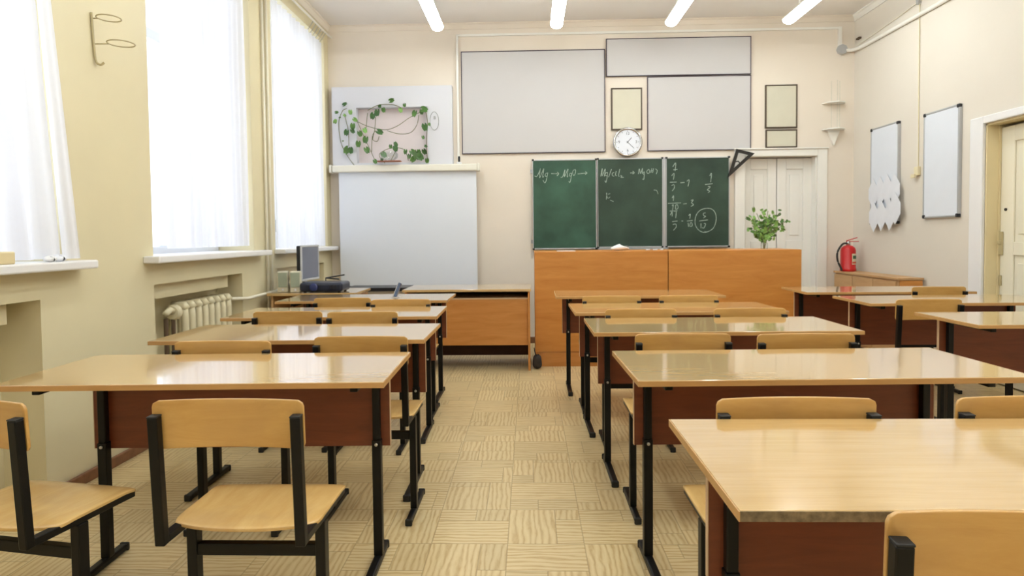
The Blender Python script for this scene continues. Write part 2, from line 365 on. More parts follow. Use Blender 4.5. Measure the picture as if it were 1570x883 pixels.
# windows: frame, panes, sill
for i, (a, b) in enumerate(WINS):
    fx0, fx1 = XL-0.36, XL-0.29
    m = MB(); t = 0.06
    m.box(fx0, fx1, a, b, SILLZ, SILLZ+t); m.box(fx0, fx1, a, b, WTOP-t, WTOP); m.box(fx0, fx1, a, a+t, SILLZ+t, WTOP-t); m.box(fx0, fx1, b-t, b, SILLZ+t, WTOP-t)
    mid = a+(b-a)*0.5
    m.box(fx0+0.005, fx1+0.005, mid-0.04, mid+0.04, SILLZ+t, WTOP-t); m.box(fx0+0.005, fx1+0.005, a+t, mid-0.04, 2.55, 2.62); m.box(fx0+0.005, fx1+0.005, mid+0.04, b-t, 2.55, 2.62)
    wf = struct(build(m, 'window_%d' % (i+1), M['pvc'], bevel=0.006))
    g = MB().box(fx0+0.03, fx0+0.036, a+t, mid-0.04, SILLZ+t, 2.55); build(g, 'pane', M['glass'], wf)
    g = MB().box(fx0+0.03, fx0+0.036, mid+0.04, b-t, SILLZ+t, 2.55); build(g, 'pane', M['glass'], wf)
    g = MB().box(fx0+0.03, fx0+0.036, a+t, mid-0.04, 2.62, WTOP-t); build(g, 'pane', M['glass'], wf)
    g = MB().box(fx0+0.03, fx0+0.036, mid+0.04, b-t, 2.62, WTOP-t); build(g, 'pane', M['glass'], wf)
    h = MB().box(fx1+0.006, fx1+0.02, mid-0.012, mid+0.012, 1.27, 1.39).box(fx1+0.02, fx1+0.045, mid-0.01, mid+0.01, 1.36, 1.385); build(h, 'window_handle', M['silver'], wf, bevel=0.003)
    s0, s1 = (a-0.1, b+0.12) if i != 3 else (a-0.03, YB-0.06)
    sl = MB().box(XL, XL+0.10, s0+0.0, s1, SILLZ-0.03, SILLZ+0.012).box(XL-0.29, XL, a, b, SILLZ-0.03, SILLZ+0.012)
    build(sl, 'window_sill', M['white'], wf, bevel=0.008)
# doors
def panel_door(name, x0, x1, y, z1, leaves, mat, ax):
    """ax 'y': leaf in a wall facing -Y at depth y; ax 'x': leaf in the right wall facing -X at depth y"""
    f = (lambda a, b, d: (a, d, b)) if ax == 'y' else (lambda a, b, d: (d, a, b))
    bx = lambda mb, a0, a1, z0, z1_, d0, d1: mb.box(*( (a0, a1, d0, d1, z0, z1_) if ax == 'y' else (d0, d1, a0, a1, z0, z1_)))
    m = MB(); w_ = (x1-x0)/leaves
    for i in range(leaves):
        a = x0+i*w_+0.004; b = a+w_-0.008; st = 0.10 if leaves > 1 else 0.13
        bx(m, a, b, 0.01, z1, y+0.014, y+0.045)
        for (p, q) in ((a, a+st), (b-st, b)): bx(m, p, q, 0.01, z1, y, y+0.014)
        for (p, q) in ((0.01, 0.2), (1.02, 1.12), (z1-0.12, z1)): bx(m, a+st, b-st, p, q, y, y+0.014)
        for (p, q) in ((0.26, 0.96), (1.18, z1-0.18)): bx(m, a+st+0.04, b-st-0.04, p, q, y+0.004, y+0.014)
    return struct(build(m, name, mat, bevel=0.004))
panel_door('door_1', DX0, DX1, YB+0.10, DZ-0.01, 2, M['trim'], 'y')
m = MB().box(DX0-0.11, DX0, YB-0.025, YB, 0, DZ+0.09).box(DX1, DX1+0.105, YB-0.025, YB, 0, DZ+0.09).box(DX0, DX1, YB-0.025, YB, DZ, DZ+0.09).box(DX0-0.12, DX1+0.115, YB-0.04, YB, DZ+0.075, DZ+0.09)
m.box(DX0-0.001, DX0+0.012, YB-0.001, YB+0.15, 0, DZ).box(DX1-0.012, DX1+0.001, YB-0.001, YB+0.15, 0, DZ)
struct(build(m, 'trim_4', M['trim'], bevel=0.005))
d2 = panel_door('door_2', RY0, RY1-0.02, XR+0.10, RZ-0.035, 1, M['cream'], 'x')
m = MB().lathe([(0.011, 0), (0.011, 0.008)], (XR+0.092, RY1-0.08, 1.37), 'x', 12)
build(m, 'keyhole', M['black'], d2)
m = MB().box(XR+0.085, XR+0.10, RY1-0.06, RY1-0.025, 1.02, 1.2).box(XR+0.07, XR+0.10, RY1-0.055, RY1-0.035, 1.1, 1.13).box(XR+0.088, XR+0.10, RY1-0.05, RY1-0.03, 0.78, 0.86)
build(m, 'door_latch', M['wire'], d2, bevel=0.003)
m = MB().box(XR-0.03, XR, RY1, RY1+0.14, 0, RZ+0.06).box(XR-0.03, XR, RY0-0.14, RY0, 0, RZ+0.06).box(XR-0.03, XR, RY0, RY1, RZ, RZ+0.06)
struct(build(m, 'trim_5', M['white'], bevel=0.008))
m = MB().box(XR-0.002, XR+0.19, RY1-0.014, RY1+0.0005, 0, RZ).box(XR-0.002, XR+0.19, RY0, RY0+0.014, 0, RZ).box(XR-0.002, XR+0.19, RY0, RY1, RZ-0.014, RZ)
m.box(XR+0.085, XR+0.10, RY1-0.025, RY1-0.013, 0, RZ-0.014)
struct(build(m, 'trim_6', M['jamb']))

# ------------------------------------------------------------------ furniture builders
def student_desk(label, x, y, rz, W=1.228, chip=False, loc_only=False):
    t = thing('student_desk', label, 'desk', (x, y, 0), rz, 'school desks', world=False)
    H, T, D = 0.76, 0.018, 0.50
    tp = build(MB().box(-W/2+0.002, W/2-0.002, -D/2+0.002, D/2-0.002, H-T, H), 'tabletop', M['top'], t, bevel=0.002)
    m = MB().box(-W/2, -W/2+0.002, -D/2, D/2, H-T, H-0.0015).box(W/2-0.002, W/2, -D/2, D/2, H-T, H-0.0015).box(-W/2+0.002, W/2-0.002, D/2-0.002, D/2, H-T, H-0.0015)
    if not chip: m.box(-W/2+0.002, W/2-0.002, -D/2, -D/2+0.002, H-T, H-0.0015)
    build(m, 'edge_band', M['edge'], tp)
    if chip: build(MB().box(-W/2+0.002, W/2-0.002, -D/2, -D/2+0.002, H-T, H-0.0015), 'bare_edge', M['chip'], tp, label='bare chipboard front edge with its banding gone')
    px, py = W/2-0.107, 0.116
    mp = build(MB().box(-px-0.045, px+0.045, py+0.017, py+0.032, 0.43, H-T-0.002), 'modesty_panel', M['panel'], t, bevel=0.001)
    for q in (-px-0.047, px+0.045): build(MB().box(q, q+0.002, py+0.016, py+0.033, 0.43, H-T-0.002), 'panel_edge', M['pedge'], mp)
    for s in (-1, 1):
        l = build(MB().box(s*px-0.0165, s*px+0.0165, py-0.016, py+0.016, 0.028, 0.46).box(s*px-0.0135, s*px+0.0135, py-0.0135, py+0.0135, 0.46, H-T), 'leg', M['steel'], t, bevel=0.003)
        build(MB().lathe([(0.006, 0), (0.006, 0.004), (0.003, 0.006)], (s*px, py-0.016, 0.445), 'y', 10), 'bolt', M['bolt'], l)
        build(MB().box(s*px-0.0125, s*px+0.0125, -0.20, 0.20, H-T-0.025, H-T), 'top_bracket', M['steel'], t, bevel=0.003)
        f = build(MB().box(s*px-0.016, s*px+0.016, -0.15, 0.21, 0.004, 0.030), 'foot', M['steel'], t, bevel=0.006)
        for q0, q1 in ((-0.162, -0.148), (0.208, 0.222)): build(MB().box(s*px-0.018, s*px+0.018, q0, q1, 0.0, 0.032), 'foot_cap', M['cap'], f, bevel=0.006)
    return t
def desk_at(proto, label, x, y, rz): return dup(proto, (x, y, 0), rz, label)
def school_chair(label, x, y, rz):
    t = thing('school_chair', label, 'chair', (x, y, 0), rz, 'school chairs', world=False)
    # seat: bent plywood, slightly dished, nearly square corners, convex rear edge
    def seat(u, v):
        a = u*2-1; b = v
        c = 1-0.045*max(0, abs(b-0.5)-0.42)/0.08
        X = a*0.198*c
        yr = -0.112-0.036*(1-abs(a)**2.4); yf = 0.155-0.006*abs(a)**8
        Y = yr+(yf-yr)*b
        Z = 0.457 - 0.007*(1-a*a)*math.sin(PI*b) - 0.010*max(0, b-0.8)**2*25 - 0.004*max(0, 0.15-b)/0.15
        return Vector((X, Y, Z))
    build(MB().grid(24, 18, seat, (0, 0, -0.010)), 'seat', M['plyseat'], t, bevel=0.002, smooth=True, seg=2)
    lean = lambda z: -0.186 - (z-0.42)*0.055
    def back(u, v):
        a = u*2-1; b = v*2-1
        zz = 0.738 + b*0.063*(1-0.10*max(0, abs(a)-0.94)/0.06)
        X = a*0.194*(1-0.018*max(0, abs(b)-0.85)/0.15)
        return Vector((X, lean(zz)+0.0135+0.020*(1-a*a), zz))
    build(MB().grid(32, 12, back, (0, 0.009, 0.0)), 'backrest', M['ply'], t, bevel=0.002, smooth=True, seg=2)
    for s in (-1, 1):
        x = s*0.180
        pst = build(MB().bar((x, lean(0.430), 0.430), (x, lean(0.764), 0.764), 0.026, 0.024, (0, 1, 0.0)), 'back_post', M['steel'], t, bevel=0.003)
        build(MB().bar((x, lean(0.7635), 0.7635), (x, lean(0.768), 0.768), 0.027, 0.025, (0, 1, 0)), 'post_cap', M['cap'], pst, bevel=0.002)
        build(MB().bar((x, -0.176, 0.4405), (x, 0.145, 0.4355), 0.024, 0.022), 'seat_rail', M['steel'], t, bevel=0.003)
        lg = build(MB().box(x-0.014, x+0.014, -0.055, -0.021, 0.024, 0.428), 'leg', M['steel'], t, bevel=0.003)
        f = build(MB().box(x-0.013, x+0.013, -0.16, 0.145, 0.003, 0.027), 'foot', M['steel'], t, bevel=0.005)
        for q0, q1 in ((-0.171, -0.158), (0.143, 0.156)): build(MB().box(x-0.015, x+0.015, q0, q1, 0, 0.029), 'foot_cap', M['cap'], f, bevel=0.005)
    build(MB().box(-0.167, 0.167, -0.050, -0.026, 0.328, 0.362), 'crossbar', M['steel'], t, bevel=0.003)
    return t

# desks: window column, middle column, door column
D0 = student_desk('nearest desk of the window column, wide beech top with bright window reflection', -1.075, 2.109, 0.026)
desk_at(D0, 'second desk from the camera in the window column, two chairs tucked at its near side', -1.077, 2.905, 0.0)
desk_at(D0, 'third desk from the camera in the window column, left end near the radiator pipe', -1.143, 3.674, 0.02)
desk_at(D0, 'farthest desk of the window column, in front of the projector, carrying a small tilted stand', -1.195, 4.545, 0.0)
student_desk('nearest desk of the middle column, bottom right of the photo, with bare chipboard front edge', 0.949, 1.24, 0.0, chip=True)
desk_at(D0, 'second desk from the camera in the middle column, long light top reaching the right edge', 0.937, 2.142, 0.026)
desk_at(D0, 'third desk from the camera in the middle column, with two chair backs before it', 0.906, 3.069, 0.006)
desk_at(D0, 'fourth desk from the camera in the middle column, second from the orange bench', 0.871, 3.797, 0.014)
desk_at(D0, 'farthest desk of the middle column, right in front of the orange bench', 0.808, 4.73, -0.01)
desk_at(D0, 'nearest visible desk of the right column, cut by the right edge of the photo', 2.753, 3.217, -0.01)
desk_at(D0, 'middle desk of the right column, with an upright chair back standing before it', 2.754, 4.143, -0.015)
desk_at(D0, 'farthest desk of the right column, beside the low cabinet with the extinguisher', 2.70, 4.893, -0.03)
# chairs
CH = [('plywood chair nearest the camera at the left edge, turned aside with a worn seat stain', -1.425, 1.71, -0.17),
 ('plywood chair seen from behind at the nearest window-column desk, whole backrest and seat visible', -0.765, 1.705, 0.0),
 ('left chair at the second window-column desk, backrest top just above the nearest desk', -1.222, 2.585, 0.0),
 ('right chair at the second window-column desk, seat showing beside the aisle', -0.695, 2.68, 0.0),
 ('left chair at the third window-column desk, only its backrest strip visible', -1.344, 3.55, 0.0),
 ('right chair at the third window-column desk, only its backrest strip visible', -0.915, 3.51, 0.0),
 ('left chair at the farthest window-column desk, backrest below the black projector', -1.265, 4.29, 0.0),
 ('right chair at the farthest window-column desk, low backrest below the tilted stand', -0.84, 4.16, 0.0),
 ('plywood chair at the bottom right corner, large backrest with an open black post end', 0.725, 1.07, -0.08),
 ('left chair behind the nearest middle desk, yellow seat corner beside the aisle', 0.652, 1.705, 0.0),
 ('right chair behind the nearest middle desk, backrest cut by the right edge of the photo', 1.235, 1.708, 0.0),
 ('left chair at the third middle-column desk, its seat corner showing beside the aisle', 0.622, 2.70, 0.0),
 ('right chair at the third middle-column desk, backrest above the second desk', 1.109, 2.68, 0.0),
 ('left chair at the fourth middle-column desk, backrest strip above the third desk', 0.605, 3.55, 0.0),
 ('right chair at the fourth middle-column desk, backrest strip at the right end of the desk', 1.195, 3.55, 0.0),
 ('left chair at the farthest middle-column desk, thin backrest strip on the left half', 0.543, 4.275, 0.0),
 ('right chair at the farthest middle-column desk, thin backrest strip on the right half', 1.05, 4.275, 0.0),
 ('chair at the nearest visible right-column desk, seat corner under the second middle desk', 2.41, 2.63, 0.0),
 ('upright chair in the right column, full backrest and left post before a brown panel', 2.392, 3.93, 0.0),
 ('farthest chair of the right column, orange backrest strip before the door wall', 3.00, 4.77, 0.0)]
c0 = None
for lb, x, y, r in CH:
    if c0 is None: c0 = school_chair(lb, x, y, r)
    else: dup(c0, (x, y, 0), r, lb)

# computer desk in the window corner
t = thing('computer_desk', 'light wooden computer desk in the window corner under monitor and projector', 'desk', (-1.8, 5.2, 0))
build(MB().box(-2.15, -1.42, 4.95, 5.44, 0.735, 0.757), 'tabletop', M['top'], t, bevel=0.003)
build(MB().box(-2.13, -2.11, 4.98, 5.42, 0, 0.735), 'side_panel', M['cab'], t, bevel=0.002)
build(MB().box(-1.46, -1.44, 4.98, 5.42, 0, 0.735), 'side_panel', M['cab'], t, bevel=0.002)
build(MB().box(-2.11, -1.46, 5.38, 5.40, 0.35, 0.735), 'back_panel', M['cab'], t)
# teacher's desk
t = thing('teacher_desk', 'long orange-brown teacher desk with open shelf slot below the top', 'desk', (-0.56, 5.72, 0))
X0, X1, Y0, Y1 = -1.14, 0.012, 5.44, 6.02
build(MB().box(X0, X1, Y0, Y1, 0.712, 0.734), 'tabletop', M['top'], t, bevel=0.003)
build(MB().box(X0+0.02, X0+0.04, Y0+0.02, Y1-0.02, 0, 0.712), 'side_panel', M['orange2'], t, bevel=0.002)
build(MB().box(X1-0.03, X1-0.010, Y0+0.02, Y1-0.02, 0, 0.712), 'side_panel', M['orange2'], t, bevel=0.002)
build(MB().box(X0+0.04, X1-0.03, Y0+0.05, Y0+0.07, 0.225, 0.640), 'front_panel', M['orange2'], t, bevel=0.002)
build(MB().box(X0+0.04, X1-0.03, Y0+0.045, Y1-0.04, 0.640, 0.652), 'shelf', M['pedge'], t, bevel=0.001)
build(MB().box(X0+0.04, X1-0.03, Y1-0.06, Y1-0.04, 0.045, 0.712), 'back_panel', M['dark'], t)
# demonstration bench: two units side by side
for nm, xa, xb in (('left half of the tall orange demonstration bench, under the left chalkboard panels', 0.047, 1.260), ('right half of the tall orange demonstration bench, carrying the green plant', 1.267, 2.463)):
    t = thing('demonstration_bench', nm, 'bench', ((xa+xb)/2, 5.93, 0), group='demonstration bench units')
    build(MB().box(xa, xb, 5.63, 5.652, 0.135, 1.055), 'front_panel', M['orange'], t, bevel=0.0015)
    build(MB().box(xa, xb, 5.652, 6.20, 1.035, 1.057), 'worktop', M['orange'], t, bevel=0.002)
    build(MB().box(xa, xa+0.02, 5.652, 6.18, 0, 1.035), 'side_panel', M['orange'], t, bevel=0.001)
    build(MB().box(xb-0.02, xb, 5.652, 6.18, 0, 1.035), 'side_panel', M['orange'], t, bevel=0.001)
    build(MB().box(xa, xb, 5.634, 5.652, 0, 0.132), 'plinth', M['orange2'], t, bevel=0.002)
# low cabinet by the right wall
t = thing('low_cabinet', 'long low light-brown cabinet along the right wall under the fire extinguisher', 'cabinet', (3.44, 6.2, 0))
build(MB().box(3.32, 3.55, 5.62, 6.80, 0.77, 0.79), 'top_board', M['cab'], t, bevel=0.002)
build(MB().box(3.335, 3.55, 5.64, 6.79, 0.05, 0.77), 'body', M['cab'], t, bevel=0.002)
for k in range(3):
    a = 5.66+k*0.375
    dd = build(MB().box(3.318, 3.335, a, a+0.365, 0.08, 0.755), 'door', M['cab'], t, bevel=0.002)
    build(MB().lathe([(0.009, 0), (0.012, 0.012), (0.012, 0.018)][::1], (3.30, a+0.32, 0.60), 'x', 12), 'knob', M['bolt'], dd)
build(MB().box(3.345, 3.54, 5.622, 5.64, 0.08, 0.765), 'end_panel', M['orange'], t, bevel=0.002, label='orange end board facing the desks')
build(MB().box(3.35, 3.54, 5.66, 6.77, 0, 0.05), 'plinth', M['dark'], t)

# ------------------------------------------------------------------ lamps on the ceiling
lamp0 = None
LX = [-0.905, 0.295, 1.44, 2.60]
LW = ['first from the windows', 'second from the windows', 'third from the windows', 'fourth from the windows, nearest the door wall']
for j, y1 in enumerate((6.27, 3.5, 0.7)):
    for i, x in enumerate(LX):
        lb = 'glowing fluorescent ceiling lamp above the boards, ' + LW[i]
        if j: lb = 'long fluorescent ceiling lamp of the %s row, %s' % (('', 'middle', 'rear')[j], LW[i])
        if lamp0 is None:
            lamp0 = thing('ceiling_lamp', lb, 'lamp', (x, y1, 0), 0, 'fluorescent ceiling lamps', world=False)
            L = 1.5; Z = 3.29
            build(MB().box(-0.058, 0.058, -L, 0, Z+0.030, Z+0.055), 'lamp_body', M['lamp'], lamp0, bevel=0.004)
            prof = [(0.062*math.cos(PI*k/8), -0.045*math.sin(PI*k/8)) for k in range(9)]
            df = build(MB().prism([(a, Z+0.035+b) for a, b in prof], (-L+0.01, -0.01), lambda a, b, d: (a, d, b)), 'diffuser', M['tube'], lamp0)
            build(MB().box(-0.006, 0.006, -L+0.25, -L+0.262, Z+0.055, ZC), 'hanger', M['lamp'], lamp0)
            build(MB().box(-0.006, 0.006, -0.262, -0.25, Z+0.055, ZC), 'hanger', M['lamp'], lamp0)
        else: dup(lamp0, (x, y1, 0), 0, lb)

# ------------------------------------------------------------------ curtains
def curtain(label, ya0, ya1, yb0, yb1, zt, zb, xb, folds, amp, grp='window curtains', bulge=0.0):
    """ya: edges at the bottom, yb: edges at the top"""
    ph = random.random()*6
    def f(u, v):
        y0 = ya0+(yb0-ya0)*v; y1 = ya1+(yb1-ya1)*v; y = y0+(y1-y0)*u
        z = zb+(zt-zb)*v
        a = amp*(1.0-0.25*v)
        x = xb + a*math.sin(folds*2*PI*u+ph+0.5*math.sin(3*v+u*4)) + 0.35*a*math.sin(folds*4.6*PI*u+1.3+v) + bulge*(1-v)**2
        return Vector((x, y+0.3*a*math.cos(folds*2*PI*u+ph), z))
    m = MB().grid(int(folds*16), 22, f)
    t = thing('curtain', label, 'curtain', (xb, (ya0+ya1)/2, zt), group=grp)
    build(m, 'curtain_cloth', M['curtain'], t, smooth=True)
    return t
c = curtain('white curtain at the left edge of the photo, wide panel covering the nearest window', 1.25, 2.775, 1.25, 2.585, 3.40, 1.125, XL+0.045, 9, 0.030)
curtain('narrow outer strip of white curtain slanting down over the pale wall, nearest window', 2.785, 2.905, 2.595, 2.655, 3.40, 1.122, XL+0.055, 1.2, 0.010)
curtain('white curtain hanging in the middle window above the radiator niche', 3.80, 4.90, 3.78, 4.905, 3.34, 1.15, XL-0.035, 11, 0.020)
curtain('white curtain of the farthest window, beside the trailing vine', 5.40, 6.74, 5.37, 6.70, 3.33, 1.118, XL-0.02, 12, 0.018)
curtain('white curtain in the rear window behind the viewer', -0.70, 0.60, -0.70, 0.60, 3.34, 1.15, XL-0.06, 7, 0.022)
m = MB().tube([(XL+0.045, YF+0.1, 3.43), (XL+0.045, YB-0.02, 3.43)], 0.010, 8)
t = thing('curtain_rail', 'thin white curtain rail running along the window wall below the ceiling', 'rail', (XL+0.04, 3, 3.43))
build(m, 'rail', M['trim'], t)
for k in range(9):
    build(MB().box(XL, XL+0.05, -1+k*0.95, -0.985+k*0.95, 3.42, 3.445), 'bracket', M['trim'], t)
for y in (6.30, 6.38, 6.46, 6.54, 6.62, 6.68): build(MB().tube([(XL-0.02, y, 3.33), (XL+0.01, y, 3.37), (XL+0.045, y, 3.425)], 0.004, 6), 'curtain_hook', M['bolt'], t)

# ------------------------------------------------------------------ radiators and pipes
def radiator(label, y0, n, hot=True):
    t = thing('radiator', label, 'radiator', (XL-0.10, y0+n*0.043, 0), group='cast iron radiators')
    for k in range(n):
        y = y0+0.055+k*0.084
        m = MB()
        for xx in (XL-0.145, XL-0.065):
            m.tube([(xx, y, 0.22), (xx, y, 0.27), (xx, y, 0.70), (xx, y, 0.75)], [0.02, 0.024, 0.024, 0.02], 10)
        m.tube([(XL-0.155, y, 0.745), (XL-0.145, y, 0.765), (XL-0.065, y, 0.765), (XL-0.05, y, 0.745)], [0.022, 0.03, 0.03, 0.022], 10)
        m.tube([(XL-0.155, y, 0.23), (XL-0.145, y, 0.215), (XL-0.065, y, 0.215), (XL-0.05, y, 0.23)], [0.022, 0.03, 0.03, 0.022], 10)
        build(m, 'section', M['rad'], t, smooth=True)
    for qz in (0.745, 0.235): build(MB().tube([(XL-0.105, y0-0.005, qz), (XL-0.105, y0+n*0.084+0.03, qz)], 0.024, 12), 'header', M['rad'], t, smooth=True)
    return t
t = radiator('cream cast iron radiator in the niche under the middle window, with round end cap', 3.955, 8)
build(MB().lathe([(0.0, 0), (0.042, 0.0), (0.050, 0.012), (0.050, 0.04), (0.042, 0.05), (0.0, 0.05)], (XL-0.08, 3.935, 0.735), 'y', 24), 'end_cap', M['rad'], t, label='large round cream cap on the near end')
for qx, qy in ((0.08, 3.90), (0.05, 3.77)): build(MB().tube([(XL-qx, qy, 0.71), (XL-qx, qy, 0.0)], 0.013, 8), 'supply_pipe', M['pipedark'], t)
build(MB().tube([(XL-0.08, 3.90, 0.74), (XL-0.06, 3.83, 0.76), (XL-0.05, 3.77, 0.74)], 0.02, 10), 'valve', M['rad'], t, smooth=True)
radiator('cream cast iron radiator behind the loudspeakers under the farthest window', 5.55, 8)
t = thing('heating_pipe', 'cream horizontal heating pipes linking the two radiators past the pier', 'pipe', (XL+0.03, 5.1, 0))
build(MB().tube([(XL-0.10, 4.645, 0.745), (XL-0.08, 4.66, 0.745), (XL+0.02, 4.672, 0.745), (XL+0.046, 4.70, 0.745), (XL+0.046, 5.33, 0.755), (XL-0.10, 5.42, 0.755), (XL-0.10, 5.56, 0.75)], 0.013, 10), 'upper_run', M['pipe'], t, smooth=True)
build(MB().tube([(XL-0.10, 4.645, 0.235), (XL-0.08, 4.66, 0.235), (XL+0.02, 4.672, 0.237), (XL+0.046, 4.70, 0.24), (XL+0.046, 5.33, 0.25), (XL-0.10, 5.42, 0.25), (XL-0.10, 5.56, 0.235)], 0.013, 10), 'lower_run', M['pipe'], t, smooth=True)
t = thing('riser_pipe', 'thin vertical cream heating risers on the pier between middle and farthest window', 'pipe', (XL+0.02, 5.17, 0))
for qy in (5.13, 5.21): build(MB().tube([(XL+0.018, qy, 0.0), (XL+0.018, qy, ZC-0.06)], 0.011, 10), 'riser', M['pipe'], t, smooth=True)
# small things on the near sill
t = thing('cloth_bundle', 'small crumpled white and lilac cloth lying on the nearest window sill', 'cloth', (XL+0.05, 2.83, 1.112))
for k, (yy, zz, r, mm) in enumerate(((2.715, 1.125, 0.026, 'white'), (2.77, 1.13, 0.03, 'paper'))):
    b = MB(); random.seed(20+k)
    b.grid(12, 8, lambda u, v: Vector((XL+0.065+r*0.8*math.cos(2*PI*u)*math.sin(PI*v)*(1+0.2*math.sin(9*u+5*v)), yy+r*1.3*math.sin(2*PI*u)*math.sin(PI*v), 1.112+r*0.5*(1-math.cos(PI*v))*(1+0.15*math.sin(12*u)))))
    build(b, 'fold', M[mm], t, smooth=True)
t = thing('wooden_block', 'beige block standing on the nearest window sill at the left edge', 'block', (XL+0.03, 2.55, 1.112))
build(MB().box(XL+0.045, XL+0.09, 2.38, 2.50, 1.112, 1.165), 'block', M['jamb'], t, bevel=0.006)

# ring plant holder on the pier
t = thing('ring_bracket', 'thin metal wall bracket with two flower-pot rings on the pale pier', 'bracket', (XL+0.01, 3.13, 2.1))
build(MB().tube(smooth_path([(XL+0.008, 3.115, 2.37), (XL+0.008, 3.125, 2.2), (XL+0.010, 3.135, 2.13), (XL+0.03, 3.14, 2.112), (XL+0.045, 3.145, 2.125)]), 0.006, 8), 'upright', M['wire'], t, smooth=True)
for (z, r, off) in ((2.345, 0.055, 0.012), (2.215, 0.062, 0.065)):
    cx = XL+0.02+off+r
    rg = build(MB().tube([(cx+r*math.cos(2*PI*k/28), 3.13+r*math.sin(2*PI*k/28), z) for k in range(28)], 0.0035, 6, closed=True).tube([(XL+0.008, 3.128, z), (cx-r, 3.13, z)], 0.0035, 6), 'ring', M['wire'], t, smooth=True)

# ------------------------------------------------------------------ back wall
def flat_board(name, label, cat, x0, x1, z0, z1, fr, fill, t=0.010, y=YB, d=0.022, group=None):
    o = thing(name, label, cat, ((x0+x1)/2, y, (z0+z1)/2), group=group)
    build(MB().frame(x0, x1, z0, z1, y-d, y, t), 'frame', fr, o, bevel=0.001)
    build(MB().box(x0+t, x1-t, y-d+0.006, y, z0+t, z1-t), 'board_face', fill, o)
    return o
G = 'blank boards above the chalkboard'
flat_board('wall_board', 'large blank off-white board left of the clock, upper wall', 'board', -0.738, 0.853, 2.122, 3.252, M['bframe'], M['wboard'], group=G, t=0.009)
flat_board('wall_board', 'long narrow blank board, topmost on the wall above the clock', 'board', 0.866, 2.444, 2.948, 3.360, M['bframe'], M['wboard'], group=G, d=0.028, t=0.008)
flat_board('wall_board', 'blank off-white board right of the clock, above the chalkboard', 'board', 1.316, 2.446, 2.126, 2.940, M['bframe'], M['wboard'], group=G, t=0.008)
G = 'dark framed blank pictures'
flat_board('picture_frame', 'dark framed beige blank picture right above the wall clock', 'picture', 0.919, 1.259, 2.362, 2.823, M['pframe'], M['beige'], t=0.014, group=G)
flat_board('picture_frame', 'taller dark framed blank picture above the white door', 'picture', 2.602, 2.948, 2.358, 2.829, M['pframe'], M['beige'], t=0.013, group=G)
flat_board('picture_frame', 'smaller dark framed blank picture just over the white door lintel', 'picture', 2.608, 2.948, 2.145, 2.340, M['pframe'], M['beige'], t=0.012, group=G)
# clock
cx, cz = 1.091, 2.223
t = thing('wall_clock', 'round silver wall clock with white face between the blank boards', 'clock', (cx, YB-0.03, cz))
build(MB().lathe([(0.150, 0.0), (0.160, 0.012), (0.160, 0.035), (0.150, 0.045), (0.136, 0.040), (0.133, 0.028)], (cx, YB-0.03, cz), 'y', 48, caps=False), 'rim', M['chrome'], t, smooth=True)
build(MB().lathe([(0.15, 0.0), (0.135, 0.030)], (cx, YB-0.03, cz), 'y', 48), 'face', M['face'], t)
for k in range(12):
    a = k*PI/6; r0, r1 = (0.112, 0.126); m = MB()
    m.bar((cx+math.sin(a)*r0, YB-0.0608, cz+math.cos(a)*r0), (cx+math.sin(a)*r1, YB-0.0608, cz+math.cos(a)*r1), 0.005, 0.0015, (0, 1, 0))
    build(m, 'hour_mark', M['ink'], t)
for nme, a, L_, wd in (('hour_hand', math.radians(42), 0.065, 0.007), ('minute_hand', math.radians(135), 0.098, 0.005)):
    build(MB().bar((cx-math.sin(a)*0.015, YB-0.063, cz-math.cos(a)*0.015), (cx+math.sin(a)*L_, YB-0.063, cz+math.cos(a)*L_), wd, 0.002, (0, 1, 0)), nme, M['ink'], t)
for s_, px, pz in (('12', 0, 0.092), ('3', 0.094, 0), ('6', 0, -0.092), ('9', -0.094, 0)):
    cu = bpy.data.curves.new('numeral', 'FONT'); cu.body = s_; cu.size = 0.042; cu.align_x = 'CENTER'; cu.align_y = 'CENTER'; cu.extrude = 0.0006
    tmp = bpy.data.objects.new('tmp', cu); me = bpy.data.meshes.new_from_object(tmp); bpy.data.objects.remove(tmp)
    o = bpy.data.objects.new('numeral', me); COL.objects.link(o); o.parent = t; o.location = (px, -0.0315, pz); o.rotation_euler = (PI/2, 0, 0); me.materials.append(M['ink'])

# chalkboard
CY = YB-0.035
t = thing('chalkboard', 'green three-panel chalkboard with chalk writing on the back wall', 'chalkboard', (1.12, YB, 1.55))
CP = [(0.042, 0.748, 'green', 0.0), (0.757, 1.478, 'green2', 0.012), (1.507, 2.200, 'green2', 0.0)]
for x0, x1, mt, dy in CP:
    z0, z1 = (1.050, 2.043) if x0 < 0.5 else (1.060, 2.048)
    p = build(MB().box(x0+0.008, x1-0.008, CY-0.022+dy, CY+dy, z0+0.014, z1-0.010), 'board_panel', M[mt], t)
    build(MB().box(x0, x1, CY-0.030+dy, CY+0.005+dy, z0, z0+0.016).box(x0, x1, CY-0.028+dy, CY+0.005+dy, z1-0.012, z1).box(x0, x0+0.009, CY-0.028+dy, CY+0.005+dy, z0, z1).box(x1-0.009, x1, CY-0.028+dy, CY+0.005+dy, z0, z1), 'frame', M['alu'], p, bevel=0.002)
    for qx in (x0-0.006, x1-0.018):
        for qz in (z1-0.014, z0-0.004): build(MB().box(qx, qx+0.024, CY-0.033+dy, CY+dy, qz, qz+0.020), 'corner_cap', M['blk'], p, bevel=0.002)
build(MB().box(1.478, 1.508, CY-0.024, CY, 1.05, 2.05), 'hinge_post', M['alu'], t, bevel=0.006)
for qz in (1.12, 1.9): build(MB().box(0.02, 2.21, CY+0.005, YB, qz, qz+0.04), 'wall_rail', M['alu'], t)
